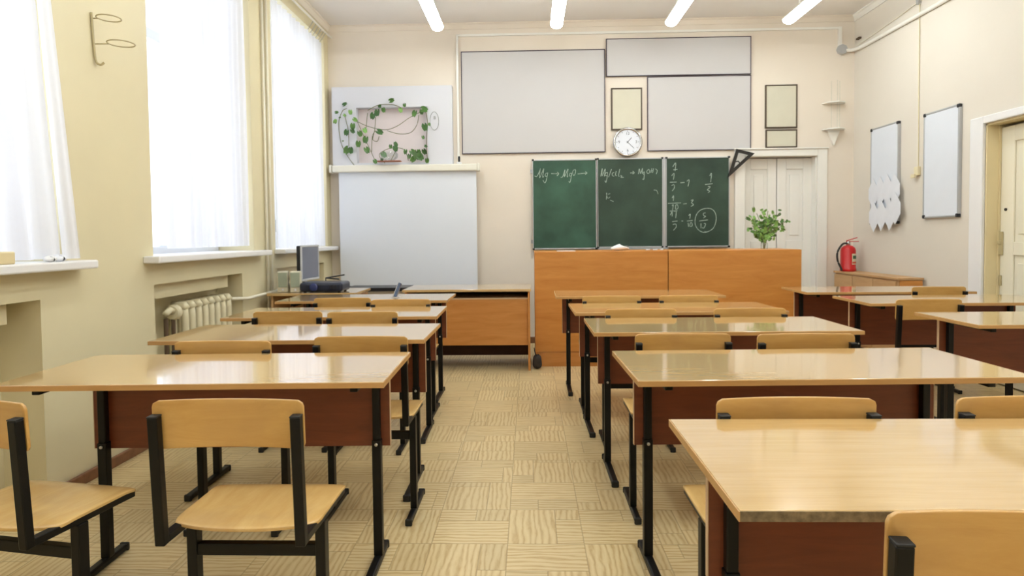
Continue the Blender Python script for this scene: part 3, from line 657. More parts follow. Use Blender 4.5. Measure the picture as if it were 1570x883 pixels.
build(MB().box(0.757, 1.52, CY-0.075, CY-0.02, 1.040, 1.048).box(0.757, 1.52, CY-0.078, CY-0.074, 1.040, 1.060), 'chalk_tray', M['alu'], t, bevel=0.001)
CHALK= [[(0.066, 1.866), (0.092, 1.862), (0.125, 1.927), (0.129, 1.945), (0.121, 1.854), (0.128, 1.854), (0.169, 1.945), (0.154, 1.854), (0.168, 1.861)], [(0.209, 1.897), (0.188, 1.89), (0.183, 1.864), (0.205, 1.864), (0.212, 1.9), (0.197, 1.824), (0.179, 1.788), (0.158, 1.817)], [(0.249, 1.889), (0.333, 1.886)], [(0.315, 1.906), (0.334, 1.886), (0.311, 1.863)], [(0.354, 1.847), (0.376, 1.854), (0.402, 1.931), (0.394, 1.851), (0.435, 1.937), (0.424, 1.854), (0.435, 1.857)], [(0.475, 1.89), (0.453, 1.886), (0.449, 1.861), (0.471, 1.864), (0.475, 1.893), (0.463, 1.813), (0.452, 1.788), (0.443, 1.803)], [(0.519, 1.929), (0.493, 1.922), (0.486, 1.886), (0.5, 1.865), (0.516, 1.893), (0.519, 1.929)], [(0.54, 1.881), (0.642, 1.891)], [(0.624, 1.906), (0.645, 1.891), (0.623, 1.875)], [(0.795, 1.853), (0.813, 1.939), (0.809, 1.856), (0.846, 1.935), (0.835, 1.852)], [(0.871, 1.895), (0.849, 1.888), (0.846, 1.863), (0.867, 1.862), (0.871, 1.895), (0.864, 1.83), (0.853, 1.786), (0.842, 1.805)], [(0.882, 1.844), (0.915, 1.931)], [(0.944, 1.894), (0.922, 1.884), (0.926, 1.858), (0.944, 1.854)], [(0.966, 1.908), (0.958, 1.865), (0.973, 1.857)], [(1.006, 1.93), (0.991, 1.857), (1.002, 1.853)], [(1.013, 1.857), (1.031, 1.853), (1.016, 1.839), (1.049, 1.838)], [(0.856, 1.67), (0.87, 1.612), (0.899, 1.626)], [(0.874, 1.655), (0.899, 1.662)], [(0.899, 1.589), (0.935, 1.574)], [(0.863, 1.67), (0.855, 1.597)], [(1.12, 1.886), (1.165, 1.888)], [(1.146, 1.905), (1.166, 1.888), (1.145, 1.873)], [(1.21, 1.872), (1.22, 1.93), (1.233, 1.878), (1.255, 1.936), (1.251, 1.878)], [(1.274, 1.897), (1.259, 1.884), (1.272, 1.865), (1.277, 1.897), (1.268, 1.813), (1.255, 1.82)], [(1.313, 1.916), (1.3, 1.897), (1.313, 1.877), (1.332, 1.89), (1.326, 1.922), (1.313, 1.916)], [(1.345, 1.883), (1.358, 1.935)], [(1.341, 1.906), (1.374, 1.911)], [(1.364, 1.883), (1.377, 1.934)], [(1.396, 1.928), (1.416, 1.908), (1.405, 1.87)], [(1.377, 1.696), (1.409, 1.689), (1.425, 1.65)], [(1.583, 1.944), (1.615, 1.989), (1.608, 1.899)], [(1.589, 1.912), (1.634, 1.918)], [(1.57, 1.848), (1.598, 1.873), (1.589, 1.803)], [(1.55, 1.777), (1.627, 1.779)], [(1.569, 1.739), (1.595, 1.751), (1.601, 1.719), (1.576, 1.68)], [(1.666, 1.77), (1.711, 1.773)], [(1.736, 1.785), (1.762, 1.8), (1.749, 1.73)], [(1.576, 1.603), (1.592, 1.629), (1.588, 1.571)], [(1.53, 1.546), (1.672, 1.55)], [(1.575, 1.519), (1.588, 1.532), (1.579, 1.467)], [(1.614, 1.525), (1.633, 1.531), (1.64, 1.493), (1.614, 1.48), (1.614, 1.525)], [(1.55, 1.461), (1.633, 1.464)], [(1.556, 1.416), (1.575, 1.455), (1.575, 1.403)], [(1.601, 1.454), (1.62, 1.461), (1.614, 1.383)], [(1.697, 1.537), (1.736, 1.541)], [(1.781, 1.575), (1.807, 1.581), (1.787, 1.549), (1.81, 1.529), (1.781, 1.51)], [(1.575, 1.345), (1.633, 1.351)], [(1.582, 1.312), (1.614, 1.318), (1.62, 1.286), (1.588, 1.248)], [(1.678, 1.35), (1.695, 1.35)], [(1.755, 1.407), (1.774, 1.426), (1.768, 1.375)], [(1.736, 1.349), (1.8, 1.355)], [(1.749, 1.33), (1.755, 1.285)], [(1.774, 1.33), (1.768, 1.291), (1.794, 1.297), (1.787, 1.333), (1.774, 1.33)], [(1.986, 1.842), (2.005, 1.868), (1.995, 1.772)], [(1.935, 1.747), (2.018, 1.756)], [(1.967, 1.727), (1.992, 1.72), (1.96, 1.689), (1.986, 1.675), (1.967, 1.656)], [(1.926, 1.231), (1.967, 1.231), (2.025, 1.269), (2.054, 1.346), (2.05, 1.423), (2.012, 1.475), (1.954, 1.486), (1.89, 1.47), (1.845, 1.426), (1.826, 1.361), (1.832, 1.297), (1.871, 1.244), (1.926, 1.221), (1.967, 1.231)], [(1.941, 1.437), (1.916, 1.431), (1.922, 1.405), (1.941, 1.399), (1.916, 1.38)], [(1.871, 1.348), (1.967, 1.36)], [(1.89, 1.322), (1.89, 1.27)], [(1.922, 1.321), (1.941, 1.315), (1.922, 1.27), (1.903, 1.276)]]
def ribbons(strokes, w):
    m = MB()
    for st in strokes:
        dy = 0.012 if 0.757 < st[0][0] < 1.478 else 0.0
        P = smooth_path([(a, CY-0.0235+dy, b) for a, b in st], 4)
        for a, b in zip(P, P[1:]):
            if (b-a).length > 1e-4: m.bar(a, b, w, 0.0012, (0, 1, 0))
    return m
o1 = build(ribbons([s for s in CHALK if s[0][0] < 1.5 and s[0][1] > 1.75], 0.0072), 'chalk_writing', M['chalk'], t, label='chemical formula in white chalk across the left and middle panels')
for s_ in [q for q in CHALK if q[0][0] < 1.5 and q[0][1] <= 1.75]: build(ribbons([s_], 0.0050), 'chalk_mark', M['chalk'], t)
build(ribbons([s for s in CHALK if s[0][0] >= 1.5], 0.0072), 'chalk_writing', M['chalk'], t, label='fractions and a circled answer in white chalk on the right panel')
# set square
t = thing('set_square', 'black wooden set square hanging at the right corner of the chalkboard', 'set square', (2.29, YB-0.07, 2.0))
A, B, C_ = Vector((2.268, 2.130)), Vector((2.466, 2.078)), Vector((2.172, 1.812))
cen = (A+B+C_)/3
def inset(P, Q, R, d):
    out = []
    for a, b, c in ((P, Q, R), (Q, R, P), (R, P, Q)):
        e1 = (b-a).normalized(); e2 = (c-a).normalized(); bis = (e1+e2).normalized(); s = math.sqrt(max(1e-6, (1-e1.dot(e2))/2)); out.append(a+bis*(d/s))
    return out
I = inset(A, B, C_, 0.034); O = [A, B, C_]
m = MB(); f = lambda a, b, d: (a, d, b)
for k in range(3):
    q = [O[k], O[(k+1) % 3], I[(k+1) % 3], I[k]]; m.prism([(v.x, v.y) for v in q], (YB-0.082, YB-0.07), f)
build(m, 'frame', M['black'], t, bevel=0.001)
mid = (I[0]+I[2])/2; mid2 = (I[1]+I[0])/2
build(MB().tube([(2.245, YB-0.076, 1.985), (2.285, YB-0.085, 1.995), (2.315, YB-0.076, 1.965)], 0.006, 8), 'handle', M['black'], t)
build(MB().tube([(2.30, YB-0.07, 2.115), (2.30, YB, 2.118)], 0.006, 8), 'wall_nail', M['bolt'], t)

# white niche panel with vine
t = thing('niche_panel', 'white wall panel framing a square recess behind the trailing vine', 'panel', (-1.5, YB, 2.4))
X0, X1, Z0, Z1 = -2.165, -0.834, 2.000, 2.866; x0, x1, z0, z1 = -1.895, -1.108, 2.030, 2.637
build(MB().box(X0, x0, YB-0.10, YB, Z0, Z1).box(x1, X1, YB-0.10, YB, Z0, Z1).box(x0, x1, YB-0.10, YB, z1, Z1).box(x0, x1, YB-0.10, YB, Z0, z0), 'surround', M['surround'], t)
build(MB().box(x0, x1, YB-0.012, YB, z0, z1), 'recess_back', M['pink'], t)
LEAVES= [(-2.003, 2.667, 0.063, 40), (-2.091, 2.577, 0.047, 10), (-2.114, 2.486, 0.058, 60), (-2.06, 2.519, 0.031, 200), (-1.945, 2.578, 0.063, -80), (-2.006, 2.544, 0.042, -30), (-1.893, 2.497, 0.063, -50), (-1.992, 2.355, 0.079, -100), (-1.923, 2.422, 0.079, -80), (-1.919, 2.369, 0.063, -60), (-1.839, 2.337, 0.073, -60), (-1.78, 2.373, 0.073, -50), (-1.78, 2.271, 0.089, -110), (-1.863, 2.227, 0.079, -80), (-1.771, 2.159, 0.084, -70), (-1.995, 2.162, 0.1, -110), (-1.946, 2.159, 0.084, -70), (-2.028, 2.266, 0.021, 0), (-1.703, 2.534, 0.084, -120), (-1.649, 2.565, 0.089, -100), (-1.579, 2.595, 0.063, -80), (-1.621, 2.643, 0.047, 60), (-1.487, 2.703, 0.068, 10), (-1.345, 2.641, 0.052, -80), (-1.391, 2.59, 0.063, -70), (-1.241, 2.55, 0.084, -100), (-1.621, 2.354, 0.089, -30), (-1.129, 2.593, 0.1, -20), (-1.161, 2.567, 0.063, -90), (-1.123, 2.399, 0.094, -75), (-1.078, 2.435, 0.042, 80), (-1.149, 2.29, 0.047, -90), (-1.119, 2.195, 0.042, -20), (-1.136, 2.137, 0.073, -60), (-1.453, 2.226, 0.063, 100), (-1.449, 2.168, 0.084, -80), (-1.583, 2.107, 0.084, -60), (-1.343, 2.135, 0.063, -90), (-1.507, 2.195, 0.052, -90), (-1.68, 2.034, 0.063, -70), (-1.263, 2.128, 0.084, -60), (-1.221, 2.096, 0.115, -90), (-1.179, 2.075, 0.105, -40), (-1.264, 2.055, 0.084, -140), (-1.199, 2.138, 0.073, 80), (-1.111, 2.037, 0.063, -100), (-1.306, 2.087, 0.063, -90), (-1.605, 2.049, 0.052, -80)]
STEMS= [[(-1.924, 2.004), (-1.997, 2.111), (-2.069, 2.26), (-2.086, 2.472), (-2.041, 2.598), (-1.997, 2.629)], [(-1.979, 2.217), (-1.981, 2.386), (-2.02, 2.545)], [(-1.728, 2.15), (-1.714, 2.319), (-1.681, 2.381)], [(-1.914, 2.501), (-1.755, 2.425), (-1.574, 2.39), (-1.435, 2.43), (-1.295, 2.518), (-1.134, 2.599)], [(-1.762, 2.604), (-1.633, 2.66), (-1.484, 2.663), (-1.399, 2.63)], [(-1.553, 2.379), (-1.425, 2.341), (-1.297, 2.354), (-1.221, 2.438), (-1.198, 2.542)], [(-1.11, 2.035), (-1.118, 2.246), (-1.104, 2.457), (-1.123, 2.583)], [(-1.581, 2.021), (-1.643, 2.106), (-1.599, 2.158), (-1.492, 2.189), (-1.364, 2.166), (-1.324, 2.049)], [(-1.687, 2.043), (-1.78, 2.256), (-1.831, 2.363), (-1.882, 2.49)], [(-1.678, 2.529), (-1.686, 2.392), (-1.715, 2.287), (-1.662, 2.265), (-1.639, 2.317)], [(-1.788, 2.383), (-1.763, 2.572)], [(-1.516, 2.051), (-1.455, 2.167), (-1.459, 2.251)]]
t = thing('pothos_vine', 'green trailing vine climbing around the white recess left of the boards', 'plant', (-1.5, YB-0.12, 2.03))
m = MB()
for s in STEMS:
    yy = YB-0.115
    m.tube(smooth_path([(a, yy-0.01*math.sin(i*2.1), b) for i, (a, b) in enumerate(s)], 5), 0.0038, 6)
build(m, 'stem', M['stem'], t, smooth=True)
def leaf_pts(m, c, L, ang, tilt, wid=0.72):
    """heart-shaped leaf cupped along its midrib, tip pointing along ang in the wall plane"""
    a = math.radians(ang); d = Vector((math.cos(a), 0, math.sin(a))); n = Vector((0.25*math.sin(tilt), -1, 0.3*math.cos(tilt))).normalized()
    d = (d - n*d.dot(n)).normalized(); s = d.cross(n).normalized(); c = Vector(c)
    prof = [(-0.50, 0.0), (-0.56, 0.30), (-0.44, 0.62), (-0.22, 0.80), (0.02, 0.78), (0.25, 0.58), (0.44, 0.30), (0.62, 0.0)]
    mid = [m.b.verts.new(c+d*L*(0.5+0) * 2*p[0]*0.5+n*(-0.0)) for p in prof]
    for sg in (-1, 1):
        ed = [mid[0]]+[m.b.verts.new(c+d*L*p[0]+s*sg*L*wid*0.62*p[1]+n*L*0.16*p[1]) for p in prof[1:-1]]+[mid[-1]]
        for i in range(len(prof)-1):
            q = [mid[i], mid[i+1], ed[i+1], ed[i]]; q2 = []
            for v in q:
                if v not in q2: q2.append(v)
            if len(q2) >= 3: m.b.faces.new(q2)
random.seed(5); KIND = [random.choice((0, 0, 0, 1, 1, 2)) for _ in LEAVES]
for nm, sel in (('leaf', 0), ('leafd', 1), ('leafl', 2)):
    m = MB()
    for i, (x, z, L, ang) in enumerate(LEAVES):
        if KIND[i] != sel: continue
        for _ in range(1): leaf_pts(m, (x, YB-0.135-0.03*random.random(), z), L, ang+random.uniform(-15, 15), random.random()*6)
    build(m, 'foliage', M[nm], t, smooth=True)
t2 = thing('plant_saucer', 'low terracotta tray with glass bowl under the vine on the screen housing', 'tray', (-1.42, YB-0.1, 2.03))
build(MB().box(-1.60, -1.34, YB-0.17, YB-0.105, 2.029, 2.042), 'tray', M['terra'], t2, bevel=0.004)
build(MB().lathe([(0.05, 0), (0.09, 0.03), (0.095, 0.07), (0.075, 0.10)], (-1.47, YB-0.105-0.03, 2.043), 'z', 24, caps=False), 'bowl', M['cglass'], t2, smooth=True)
t2.location = (-1.47, YB-0.135, 2.03)
# cable loop
t = thing('cable_loop', 'thin white cable coiled in an oval on the white panel beside the vine', 'cable', (-1.0, YB-0.1, 2.5))
build(MB().tube([(-1.03+0.048*math.cos(2*PI*k/28), YB-0.104, 2.48+0.10*math.sin(2*PI*k/28)) for k in range(28)], 0.0035, 6, closed=True), 'coil', M['boxg'], t, smooth=True)
build(MB().box(-1.038, -1.018, YB-0.115, YB-0.1, 2.50, 2.53), 'clip', M['boxg'], t, bevel=0.002)

# projection screen
t = thing('projection_screen', 'white pull-down projection screen below the vine panel', 'screen', (-1.34, YB-0.1, 1.95))
build(MB().box(-2.16, -0.56, YB-0.16, YB-0.06, 1.925, 2.0), 'housing', M['scrh'], t, bevel=0.012, seg=3)
for qx in (-2.19, -0.56): build(MB().box(qx, qx+0.025, YB-0.165, YB-0.055, 1.92, 2.005), 'end_cap', M['scrh'], t, bevel=0.006)
build(MB().box(-2.10, -0.575, YB-0.110, YB-0.107, 0.66, 1.93), 'screen_fabric', M['scr'], t)
build(MB().tube([(-2.10, YB-0.108, 0.655), (-0.575, YB-0.108, 0.655)], 0.014, 12), 'bottom_bar', M['blk'], t)
t = thing('clip_camera', 'tiny black clip device on a white base above the screen housing', 'camera', (-0.76, YB-0.12, 2.0))
build(MB().box(-0.785, -0.735, YB-0.15, YB-0.10, 2.000, 2.022), 'base', M['white'], t, bevel=0.003)
build(MB().box(-0.772, -0.748, YB-0.14, YB-0.115, 2.022, 2.085), 'body', M['blk'], t, bevel=0.005)
# conduit
t = thing('cable_conduit', 'white cable conduit along the back wall down to the grey box and right wall', 'conduit', (1.5, YB-0.01, 3.42))
zc = 3.43
build(MB().box(-0.78, 3.40, YB-0.024, YB, zc-0.012, zc+0.012), 'back_run', M['trim'], t, bevel=0.002)
build(MB().box(-0.79, -0.765, YB-0.024, YB, 2.08, zc+0.012), 'drop', M['trim'], t, bevel=0.002)
build(MB().box(3.385, 3.42, YB-0.03, YB, 3.22, zc+0.012), 'drop', M['trim'], t, bevel=0.002)
build(MB().tube(smooth_path([(3.46, YB-0.03, 3.185), (3.52, YB-0.05, 3.18), (XR-0.022, YB-0.16, 3.175), (XR-0.02, YB-0.4, 3.172), (XR-0.02, 4, 3.165), (XR-0.02, 0, 3.16)]), 0.019, 10), 'wall_run', M['trim'], t, smooth=True)
t = thing('junction_box', 'round grey junction box in the upper right corner', 'box', (3.425, YB, 3.19))
build(MB().lathe([(0.055, 0), (0.058, 0.03), (0.05, 0.045)], (3.425, YB, 3.195), 'y', 8), 'box_body', M['boxg'], t, bevel=0.003)
build(MB().lathe([(0.03, 0.045), (0.03, 0.05)], (3.425, YB, 3.195), 'y', 16), 'lid', M['boxg'], t)
# corner shelf
t = thing('corner_shelf', 'small glass and white two-tier shelf near the right corner', 'shelf', (3.34, YB-0.06, 2.33))
for z in (2.325, 2.610):
    build(MB().prism([(3.22, YB-0.001), (3.46, YB-0.001), (3.43, YB-0.09), (3.34, YB-0.14), (3.25, YB-0.09)], (z, z+0.012), lambda a, b, d: (a, b, d)), 'shelf_board', M['trim'], t, bevel=0.001)
for qx, qy in ((3.30, 0.05), (3.34, 0.10), (3.39, 0.05)): build(MB().tube([(qx, YB-qy, 2.33), (qx, YB-qy, 2.85)], 0.003, 6), 'rod', M['cglass'], t)
build(MB().prism([(3.27, 2.325), (3.41, 2.325), (3.385, 2.27), (3.345, 2.16), (3.335, 2.16), (3.295, 2.27)], (YB-0.03, YB), lambda a, b, d: (a, d, b)), 'support', M['trim'], t, bevel=0.001)
# black topped side table left of the teacher desk
t = thing('side_table', 'black-topped low table between projector and teacher desk', 'table', (-1.52, 6.25, 0))
build(MB().box(-1.86, -1.18, 6.1, 6.45, 0.665, 0.70), 'tabletop', M['blk'], t, bevel=0.003)
for a in (-1.83, -1.21):
    for b in (6.13, 6.42): build(MB().box(a-0.015, a+0.015, b-0.015, b+0.015, 0, 0.665), 'leg', M['steel'], t, bevel=0.002)
# bag
random.seed(3)
t = thing('dark_bag', 'small dark bag on the floor between teacher desk and demonstration bench', 'bag', (0.03, 5.9, 0))
t.location = (0.03, 5.56, 0)
def bg_(u, v):
    a = 2*PI*u; r = min(1.0, math.sin(PI*(0.02+0.96*v))*1.6)**0.6; ca, sa = math.cos(a), math.sin(a); q = (abs(ca)**4+abs(sa)**4)**-0.25
    return Vector((0.062+0.044*ca*q*r*(1-0.25*v)*(1+0.05*math.sin(5*a)), 5.54+0.045*sa*q*r*(1-0.2*v), 0.002+0.125*v+0.008*math.sin(3*a)*v))
m = MB().grid(24, 12, bg_); bmesh.ops.remove_doubles(m.b, verts=m.b.verts[:], dist=0.0005); build(m, 'bag_body', M['bag'], t, smooth=True)
build(MB().tube(smooth_path([(0.05, 5.52, 0.115), (0.035, 5.53, 0.19), (0.05, 5.56, 0.115)]), 0.005, 6), 'strap', M['rubber'], t)

# ------------------------------------------------------------------ right wall
for lb, y0, y1, z0, z1 in (('tall white magnetic board on the right wall next to the door frame', 5.185, 5.645, 1.325, 2.255), ('narrow white magnetic board near the back right corner with paper hexagons', 6.02, 6.50, 1.285, 2.268)):
    t = thing('magnetic_board', lb, 'board', (XR, (y0+y1)/2, (z0+z1)/2), group='white boards on the right wall')
    f = build(MB().box(XR-0.028, XR, y0, y0+0.016, z0, z1).box(XR-0.028, XR, y1-0.016, y1, z0, z1).box(XR-0.028, XR, y0+0.016, y1-0.016, z0, z0+0.016).box(XR-0.028, XR, y0+0.016, y1-0.016, z1-0.016, z1), 'frame', M['alu'], t, bevel=0.003)
    build(MB().box(XR-0.024, XR-0.004, y0+0.016, y1-0.016, z0+0.016, z1-0.016), 'board_face', M['magnet'], t)
    for yy in (y0-0.002, y1-0.030):
        for zz in (z0-0.002, z1-0.030): build(MB().box(XR-0.034, XR-0.002, yy, yy+0.032, zz, zz+0.032), 'corner_cap', M['blk'], t, bevel=0.008)
hexc = [(6.43, 1.60, 0), (6.30, 1.61, 1), (6.17, 1.62, 2), (6.04, 1.615, 3), (6.39, 1.36, 4), (6.25, 1.37, 5), (6.10, 1.375, 6), (6.00, 1.43, 7)]
hl = ['upper row, nearest the corner', 'upper row, second from the corner', 'upper row, third from the corner', 'upper row, nearest the door',
      'lower row, nearest the corner', 'lower row, second from the corner', 'lower row, third from the corner', 'lower row, nearest the door']
for y, z, k in hexc:
    hx = [(0, 0.155), (0.085, 0.05), (0.085, -0.05), (0, -0.155), (-0.085, -0.05), (-0.085, 0.05)]
    m = MB(); dx = 0.034+0.004*k
    m.prism([(y+a, z+b) for a, b in hx], (XR-dx, XR-dx+0.002), lambda a, b, d: (d, a, b))
    o = build(m, 'paper_hexagon', M['paper'], origin=(XR-dx, y, z)); tag(o, 'white paper hexagon pinned low on the narrow magnetic board, '+hl[k], 'paper', 'paper hexagons')
# switch and cable
t = thing('light_switch', 'ivory wall switch with its cable going up, between the two white boards', 'switch', (XR, 5.745, 1.74))
build(MB().box(XR-0.03, XR, 5.715, 5.775, 1.72, 1.80), 'switch_body', M['yel'], t, bevel=0.006)
build(MB().box(XR-0.045, XR-0.028, 5.745, 5.80, 1.70, 1.735), 'plug', M['yel'], t, bevel=0.004)
build(MB().tube([(XR-0.007, 5.745, 1.80), (XR-0.007, 5.75, 2.6), (XR-0.007, 5.755, 3.50)], 0.0045, 6), 'cable', M['yel'], t)
build(MB().box(XR-0.03, XR, 5.735, 5.775, 3.27, 3.33), 'cable_joint', M['boxg'], t, bevel=0.004)
m = MB().tube(smooth_path([(XR-0.008, 5.75, 3.30), (XR-0.008, 6.1, 3.265), (XR-0.008, 6.79, 3.22)]), 0.005, 6).tube(smooth_path([(XR-0.008, 5.75, 3.30), (XR-0.008, 5.0, 3.31), (XR-0.008, 2, 3.32)]), 0.005, 6)
t = thing('wall_cable', 'thin cable running above the conduit on the right wall', 'cable', (XR-0.01, 5.7, 3.3)); build(m, 'cable', M['pipe'], t)
t = thing('wall_hook', 'small dark hook in the upper right corner above the junction box', 'hook', (XR-0.02, 6.7, 3.30))
build(MB().box(XR-0.03, XR, 6.74, 6.80, 3.275, 3.295), 'hook_body', M['pipedark'], t, bevel=0.004)

# fire extinguisher
ex, ey, ez = 3.405, 6.66, 0.79
t = thing('fire_extinguisher', 'red fire extinguisher with black hose standing on the low cabinet', 'fire extinguisher', (ex, ey, ez))
build(MB().lathe([(0.070, 0), (0.078, 0.008), (0.078, 0.03), (0.074, 0.036), (0.074, 0.225), (0.066, 0.252), (0.045, 0.270), (0.024, 0.278)], (ex, ey, ez), 'z', 32), 'tank', M['red'], t, smooth=True)
build(MB().lathe([(0.022, 0), (0.022, 0.03), (0.015, 0.05)], (ex, ey, ez+0.276), 'z', 16), 'valve', M['chrome'], t, smooth=True)
build(MB().bar((ex-0.02, ey, ez+0.318), (ex+0.10, ey-0.02, ez+0.318), 0.018, 0.008).bar((ex-0.02, ey, ez+0.326), (ex+0.085, ey-0.02, ez+0.360), 0.018, 0.008), 'handle', M['red'], t, bevel=0.002)
build(MB().tube(smooth_path([(ex-0.015, ey-0.01, ez+0.30), (ex-0.07, ey-0.02, ez+0.29), (ex-0.125, ey-0.03, ez+0.21), (ex-0.125, ey-0.03, ez+0.12), (ex-0.095, ey-0.04, ez+0.04), (ex-0.085, ey-0.04, ez+0.012)]), 0.010, 10), 'hose', M['rubber'], t, smooth=True)
for nm, a0, a1, z0, z1, mt in (('label_plate', -88, -5, 0.075, 0.19, 'lab'), ('label_print', -80, -10, 0.135, 0.17, 'labg'), ('label_print', -85, -8, 0.085, 0.105, 'labr')):
    e = 0.0755 if nm == 'label_plate' else 0.0762
    m = MB().grid(12, 1, lambda u, v: Vector((ex+e*math.cos(math.radians(a0+(a1-a0)*u)), ey+e*math.sin(math.radians(a0+(a1-a0)*u)), ez+z0+(z1-z0)*v)))
    build(m, nm, M[mt], t, smooth=True)

# plant on the bench
t = thing('potted_plant', 'small leafy green plant in a glass jar on the right end of the bench', 'plant', (2.25, 5.95, 1.057))
build(MB().lathe([(0.030, 0.0), (0.032, 0.004), (0.032, 0.05), (0.028, 0.06)], (2.25, 5.95, 1.057), 'z', 20, caps=False), 'jar', M['cglass'], t, smooth=True)
random.seed(11)
ms = MB(); mf = MB(); mf2 = MB()
tips = [(2.40, 1.40), (2.46, 1.33), (2.42, 1.27), (2.20, 1.40), (2.14, 1.36), (2.28, 1.42), (2.34, 1.36), (2.13, 1.28), (2.36, 1.22), (2.24, 1.30), (2.18, 1.23), (2.30, 1.28)]
for i, (tx, tz) in enumerate(tips):
    yy = 5.95+random.uniform(-0.10, 0.10)
    P = smooth_path([(2.25+random.uniform(-.008, .008), 5.95, 1.06), (2.25+(tx-2.25)*0.25, 5.95+(yy-5.95)*0.4, 1.06+(tz-1.06)*0.55), (tx, yy, tz)], 6)
    ms.tube(P, 0.003, 6)
    for k in range(13):
        p = P[random.randrange(5, len(P))]+Vector((random.uniform(-.05, .05), random.uniform(-.04, .04), random.uniform(-.03, .035)))
        leaf_pts(mf if random.random() < 0.6 else mf2, p, random.uniform(0.034, 0.062), random.uniform(0, 360), random.random()*6, 0.55)
build(ms, 'stem', M['stem'], t, smooth=True); build(mf, 'foliage', M['leafl'], t, smooth=True); build(mf2, 'foliage', M['leaf'], t, smooth=True)
# bits on the bench top
t = tag(build(MB().box(0.255, 0.43, 5.72, 5.77, 1.057, 1.065), 'paper_strip', M['paper'], bevel=0.002, origin=(0.34, 5.75, 1.057)), 'white paper strip lying on the bench below the left chalkboard panel', 'paper')
m = MB(); random.seed(9)
m.grid(20, 12, lambda u, v: Vector((0.86+0.085*math.cos(2*PI*u)*math.sin(PI*v)*(1+0.15*math.sin(13*u)), 5.86+0.05*math.sin(2*PI*u)*math.sin(PI*v), 1.058+0.024*(1-math.cos(PI*v))*(1+0.3*math.sin(15*u+4*v)))))
tag(build(m, 'chalk_rag', M['white'], smooth=True, origin=(0.86, 5.86, 1.057)), 'crumpled white rag on the bench below the middle chalkboard panel', 'rag')
c0_ = None
for k, (x, a, lb) in enumerate(((1.12, 0.3, 'left of the other two'), (1.19, -0.4, 'between the other two'), (1.25, 0.8, 'right of the other two'))):
    o = build(MB().tube([(x-0.02*math.cos(a), 5.84-0.02*math.sin(a), 1.063), (x+0.02*math.cos(a), 5.84+0.02*math.sin(a), 1.063)], 0.006, 8), 'chalk_stick', M['paper'], origin=(x, 5.84, 1.063))
    tag(o, 'white chalk stick on the bench near the hinge post, '+lb, 'chalk', 'chalk sticks on the bench')

# ------------------------------------------------------------------ equipment on the computer desk
DT = 0.757
t = thing('monitor', 'flat grey computer monitor turned sideways beside the window, on the computer desk', 'monitor', (-1.90, 5.28, DT), rz=math.radians(86), world=False)
build(MB().box(-0.18, 0.18, 0.012, 0.045, 0.09, 0.385), 'casing', M['blk'], t, bevel=0.008)
build(MB().frame(-0.18, 0.18, 0.085, 0.39, -0.002, 0.012, 0.018), 'bezel', M['silver'], t, bevel=0.003)
build(MB().box(-0.163, 0.163, 0.002, 0.012, 0.102, 0.373), 'screen', M['grey'], t)
build(MB().box(-0.03, 0.03, 0.045, 0.07, 0.01, 0.2), 'neck', M['silver'], t, bevel=0.004)
build(MB().box(-0.10, 0.10, -0.02, 0.13, 0, 0.012), 'base', M['silver'], t, bevel=0.005)
sp = thing('loudspeaker', 'beige desktop loudspeaker with green-grey grille, left of its pair by the window', 'speaker', (-2.06, 5.07, DT), rz=0.3, group='desktop loudspeakers', world=False)
build(MB().box(-0.043, 0.043, -0.04, 0.05, 0, 0.175), 'cabinet', M['spk'], sp, bevel=0.008)
build(MB().box(-0.035, 0.035, -0.046, -0.04, 0.045, 0.165), 'grille', M['spkg'], sp, bevel=0.002)
build(MB().lathe([(0.009, 0), (0.007, 0.008)], (0, -0.042, 0.022), 'y', 12), 'knob', M['white'], sp)
dup(sp, (-1.945, 5.05, DT), 0.25, 'beige desktop loudspeaker with green-grey grille, right of its pair, before the monitor')
t = thing('headset_cushion', 'small black rounded device between the two beige loudspeakers', 'device', (-2.0, 5.10, DT))
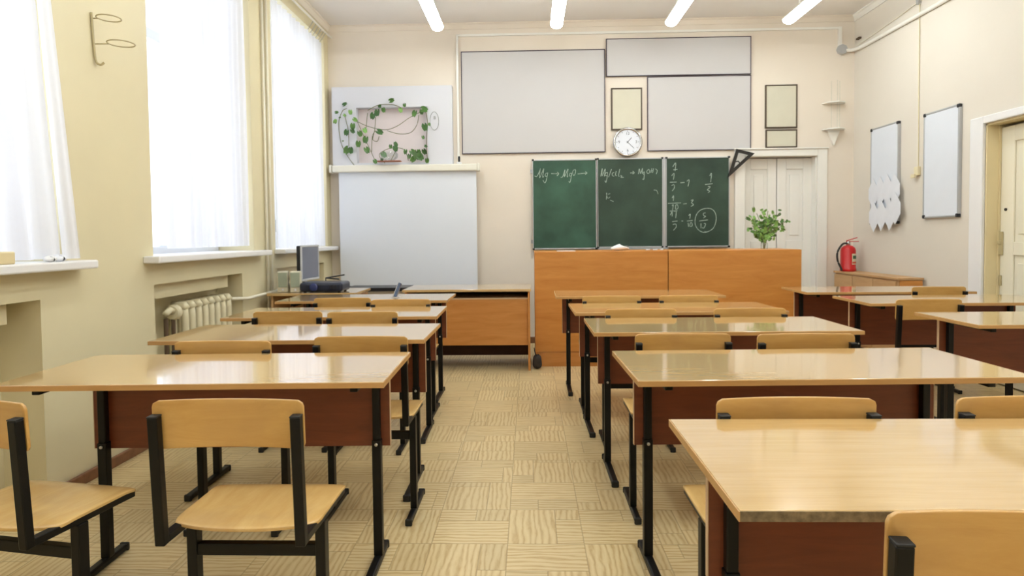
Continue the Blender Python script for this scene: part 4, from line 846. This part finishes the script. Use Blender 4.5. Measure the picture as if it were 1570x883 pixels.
build(MB().lathe([(0.022, 0), (0.028, 0.03), (0.024, 0.07), (0.010, 0.085)], (-2.0, 5.12, DT), 'z', 16), 'body', M['blk'], t, smooth=True)
t.name = 'desk_microphone'
t = thing('projector', 'dark navy projector on the computer desk, in front of the screen', 'projector', (-1.70, 5.08, DT))
build(MB().box(-1.885, -1.53, 4.96, 5.20, DT+0.008, DT+0.085), 'casing', M['navy'], t, bevel=0.022, seg=3)
build(MB().lathe([(0.03, 0), (0.033, 0.02), (0.026, 0.024)], (-1.76, 4.962, DT+0.048), 'y', 20), 'lens', M['lens'], t, smooth=True)
for a in range(5): build(MB().box(-1.63+a*0.012, -1.624+a*0.012, 4.957, 4.965, DT+0.03, DT+0.065), 'vent_slot', M['blk'], t)
for a, b in ((-1.85, 5.0), (-1.565, 5.0), (-1.85, 5.16), (-1.565, 5.16)): build(MB().lathe([(0.012, 0), (0.012, 0.01)], (a, b, DT), 'z', 12), 'foot', M['blk'], t)
t = thing('document_arm', 'thin black folding arm lying above the projector, against the wall', 'arm', (-1.66, 5.30, DT))
build(MB().box(-1.80, -1.68, 5.27, 5.35, DT, DT+0.012), 'base', M['blk'], t, bevel=0.003)
build(MB().tube([(-1.78, 5.31, DT+0.01), (-1.78, 5.31, DT+0.10), (-1.62, 5.33, DT+0.125)], 0.006, 8).tube([(-1.78, 5.31, DT+0.10), (-1.66, 5.30, DT+0.09)], 0.006, 8), 'arm', M['blk'], t)
# tilted stand on the farthest window-column desk
t = thing('display_stand', 'small tilted blue-grey stand on the farthest window-column desk', 'stand', (-0.98, 4.52, 0.76), rz=0.0, world=False)
build(MB().bar((-0.018, 0.0, 0.006), (0.018, 0.02, 0.105), 0.020, 0.05, (0, 1, 0)), 'upright', M['blue'], t, bevel=0.003)
build(MB().bar((-0.030, -0.002, 0.006), (0.004, 0.018, 0.100), 0.006, 0.046, (0, 1, 0)), 'pale_side', M['silver'], t, bevel=0.002)
build(MB().box(-0.04, 0.02, -0.03, 0.03, 0, 0.006), 'foot', M['silver'], t, bevel=0.001)
bpy.context.view_layer.update()
